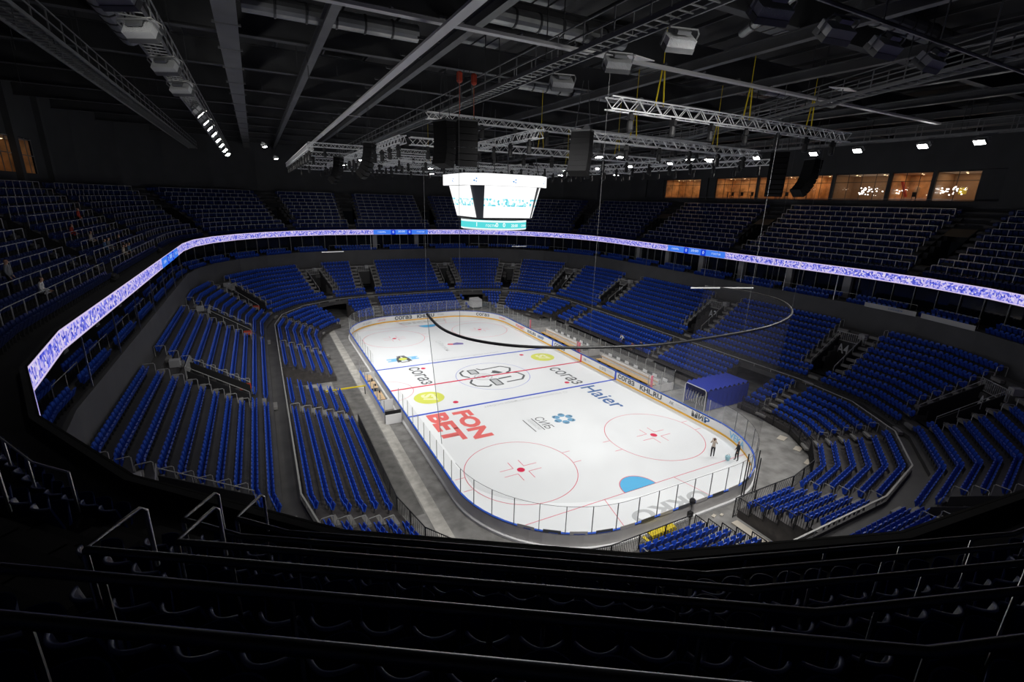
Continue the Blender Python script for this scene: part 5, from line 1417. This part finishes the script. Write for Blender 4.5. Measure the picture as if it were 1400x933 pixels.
# ------------------------------------------------------------------ people
def person(loc, rz, label, top, legs, pose='stand', hair=m_hair):
    """one skinned body; materials by region"""
    V, E, R_ = [], [], []
    def v(p, r, par=None):
        V.append(p); R_.append(r)
        if par is not None: E.append((par, len(V)-1))
        return len(V)-1
    sit = pose == 'sit'; bend = {'stand': 0, 'sit': .12, 'bend': .75, 'phone': 0}[pose]
    hz = .55 if sit else .95
    def up_(h, x=0, f=0):  # point at height h above the hip, leaning forward (+y is front)
        return (x, f*math.cos(bend)+h*math.sin(bend), hz+h*math.cos(bend)-f*math.sin(bend))
    hip = v((0, 0, hz), .13); waist = v(up_(.18), .125, hip); chest = v(up_(.40), .15, waist); neckb = v(up_(.54), .075, chest)
    neck = v(up_(.60, 0, .01), .055, neckb); h1 = v(up_(.68, 0, .02), .085, neck); h2 = v(up_(.76, 0, .02), .095, h1); v(up_(.85, 0, .01), .06, h2); v(up_(.71, 0, .12), .02, h1)
    heads = hz
    for s in (-1, 1):
        hp = v((.095*s, 0, hz-.05), .095, hip)
        if sit: kn = v((.11*s, .42, hz-.02), .068, hp); an = v((.11*s, .44, .09), .045, kn)
        else: kn = v((.10*s, .03+.05*s, .50), .068, hp); an = v((.11*s, -.01+.07*s, .09), .045, kn)
        he = V[an]; v((he[0], he[1]+.14, .04), .04, an)
        sh = v(up_(.48, .19*s), .062, neckb)
        if pose == 'phone': el = v(up_(.28, .26*s, .12), .048, sh); wr = v(up_(.55, .12*s, .22), .035, el); dr = (0, .25, .97)
        elif pose == 'sit': el = v(up_(.22, .25*s, .02), .048, sh); wr = v((.15*s, .30, hz+.1), .035, el); dr = (0, .9, -.3)
        elif pose == 'bend': el = v((.2*s, .42, hz+.02), .048, sh); wr = v((.16*s, .52, hz-.22), .035, el); dr = (0, .3, -.95)
        else: el = v(up_(.22, .25*s, -.02), .048, sh); wr = v(up_(.02, .24*s, .10), .035, el); dr = (0, .3, -.95)
        d = Vector(dr).normalized(); W_ = Vector(V[wr]); pa = v(tuple(W_+d*.07), .036, wr); P_ = Vector(V[pa]); sd = Vector((1, 0, 0))
        for k, (off, ln) in enumerate(((-.03, .075), (-.01, .09), (.01, .085), (.03, .065))):
            f1 = v(tuple(P_+sd*off+d*ln*.5), .010, pa); v(tuple(P_+sd*off*1.1+d*ln+Vector((0, .02, 0))), .009, f1)
        th = v(tuple(W_+d*.03-sd*(.045*s)), .012, wr); v(tuple(W_+d*.08-sd*(.06*s)), .010, th)
    me = bpy.data.meshes.new('person'); me.from_pydata(V, E, []); o = bpy.data.objects.new('person', me); C.objects.link(o)
    sk = o.modifiers.new('skin', 'SKIN'); sk.use_smooth_shade = True
    for i, r in enumerate(R_): me.skin_vertices[0].data[i].radius = (r, r)
    me.skin_vertices[0].data[0].use_root = True
    o.modifiers.new('sub', 'SUBSURF').levels = 1
    dg = bpy.context.evaluated_depsgraph_get(); dg.update(); fm = bpy.data.meshes.new_from_object(o.evaluated_get(dg)); o.modifiers.clear(); o.data = fm
    for m in (top, legs, m_skin, hair, m_black): fm.materials.append(m)
    hc = Vector(up_(.72)); pts = [(Vector(V[i]), i) for i in range(len(V))]
    for p in fm.polygons:
        c = p.center; k = min(pts, key=lambda q: (q[0]-c).length)[1]
        hh = (c.z-hz) if not bend > .5 else (c-Vector((0, 0, hz))).length
        if k in (5, 6, 7, 8): p.material_index = 3 if (c.z > V[6][2]+.03 or c.y < V[6][1]-.03) else 2
        elif k == 4: p.material_index = 2
        elif c.z < .075: p.material_index = 4
        elif c.z < hz+.04 and (abs(c.x) < .2 or sit) and not (sit and k > 8 and V[k][2] > hz+.05): p.material_index = 1
        else: p.material_index = 0
        # hands
        if any((c-Vector(V[i])).length < .045 and R_[i] <= .036 for i in range(len(V)) if R_[i] in (.036, .010, .009, .012)): p.material_index = 2
    fm.polygons.foreach_set('use_smooth', [True]*len(fm.polygons))
    o.location = loc; o.rotation_euler = (0, 0, rz); o['label'] = label; o['category'] = 'person'
    return o
person((8.75, -25.1, 0), -.9, 'person in a beige sweater and black trousers standing on the ice with hands raised', m_beige, m_cloth, 'phone')
person((10.15, -26.4, 0), 1.0, 'person in black standing on the ice by the near right boards', m_cloth, m_cloth, 'stand', mat('light brown hair', (.35, .2, .1), .7))
b = thing('bucket', 'pale blue bucket on the ice beside the person in black', 'bucket', (9.55, -26.0, 0))
m = MB(); m.lathe((0, 0, 0), [(.16, 0), (.22, .36)], 12); m.build('pail', mat('bucket blue', (.35, .6, .68), .5), b); m = MB(); m.tube([(.22*math.cos(a), 0, .36+.2*math.sin(a)) for a in [PI*i/8 for i in range(9)]], .012, 5); m.build('handle', m_steel, b)
person((20.75, .8, TELE[2][1]), 1.6, 'person in a white top bending over a row of the right lower stand', m_white, m_cloth, 'bend')
person((20.3, -2.0, TELE[1][1]), 1.6, 'person in dark red and black bending in the right lower stand', mat('dark red cloth', (.22, .03, .04), .9), m_cloth, 'bend')
person((20.9, -2.9, TELE[2][1]), 1.9, 'person in black bending one row behind the person in dark red', m_cloth, m_cloth, 'bend')
UPZ = lambda m_: UPR[m_][1]
def upseat(k, y, side_=-1): return (CXC+side_*(QX+(UPR[k][0]+.45)*UK), y, UPR[k][1])
person(upseat(2, -16.6), -1.5, 'person in a pale grey hooded top standing low in the left upper tier', m_cloth2, m_cloth, 'stand')
person(upseat(1, -16.0), -1.5, 'person in black and white sitting just below the person in pale grey', m_white, m_cloth, 'sit')
cl = [('red', mat('red cloth', (.4, .05, .03), .9)), ('tan', m_beige), ('black', m_cloth), ('grey', m_cloth2), ('blue', mat('blue cloth', (.08, .16, .3), .9)), ('white', m_white)]
for i, (k, y, ci) in enumerate(((1, 2.2, 1), (1, 3.2, 2), (1, 4.2, 4), (2, .8, 4), (2, 2.0, 3), (2, 5.4, 2), (3, 1.2, 1), (4, 0.4, 0))):
    rowt = ROWN[k]
    person(upseat(k, y), -1.57, 'person in %s sitting in the %s row of the left upper tier, number %d from the aisle' % (cl[ci][0], rowt, i+1) if False else
           'person in %s seated in the left upper tier group, %s row, %s' % (cl[ci][0], rowt, ('nearest', 'second along', 'third along', 'fourth along', 'fifth along', 'farthest', 'alone', 'by the aisle')[i]), cl[ci][1], m_cloth, 'sit')
person(upseat(5, 6.5), -1.57, 'person in red standing near an entrance of the left upper tier', cl[0][1], m_cloth, 'stand')
person(upseat(8, -1.5), -1.57, 'person in grey sitting high in the left upper tier by a blue screen', m_cloth2, m_cloth, 'sit')
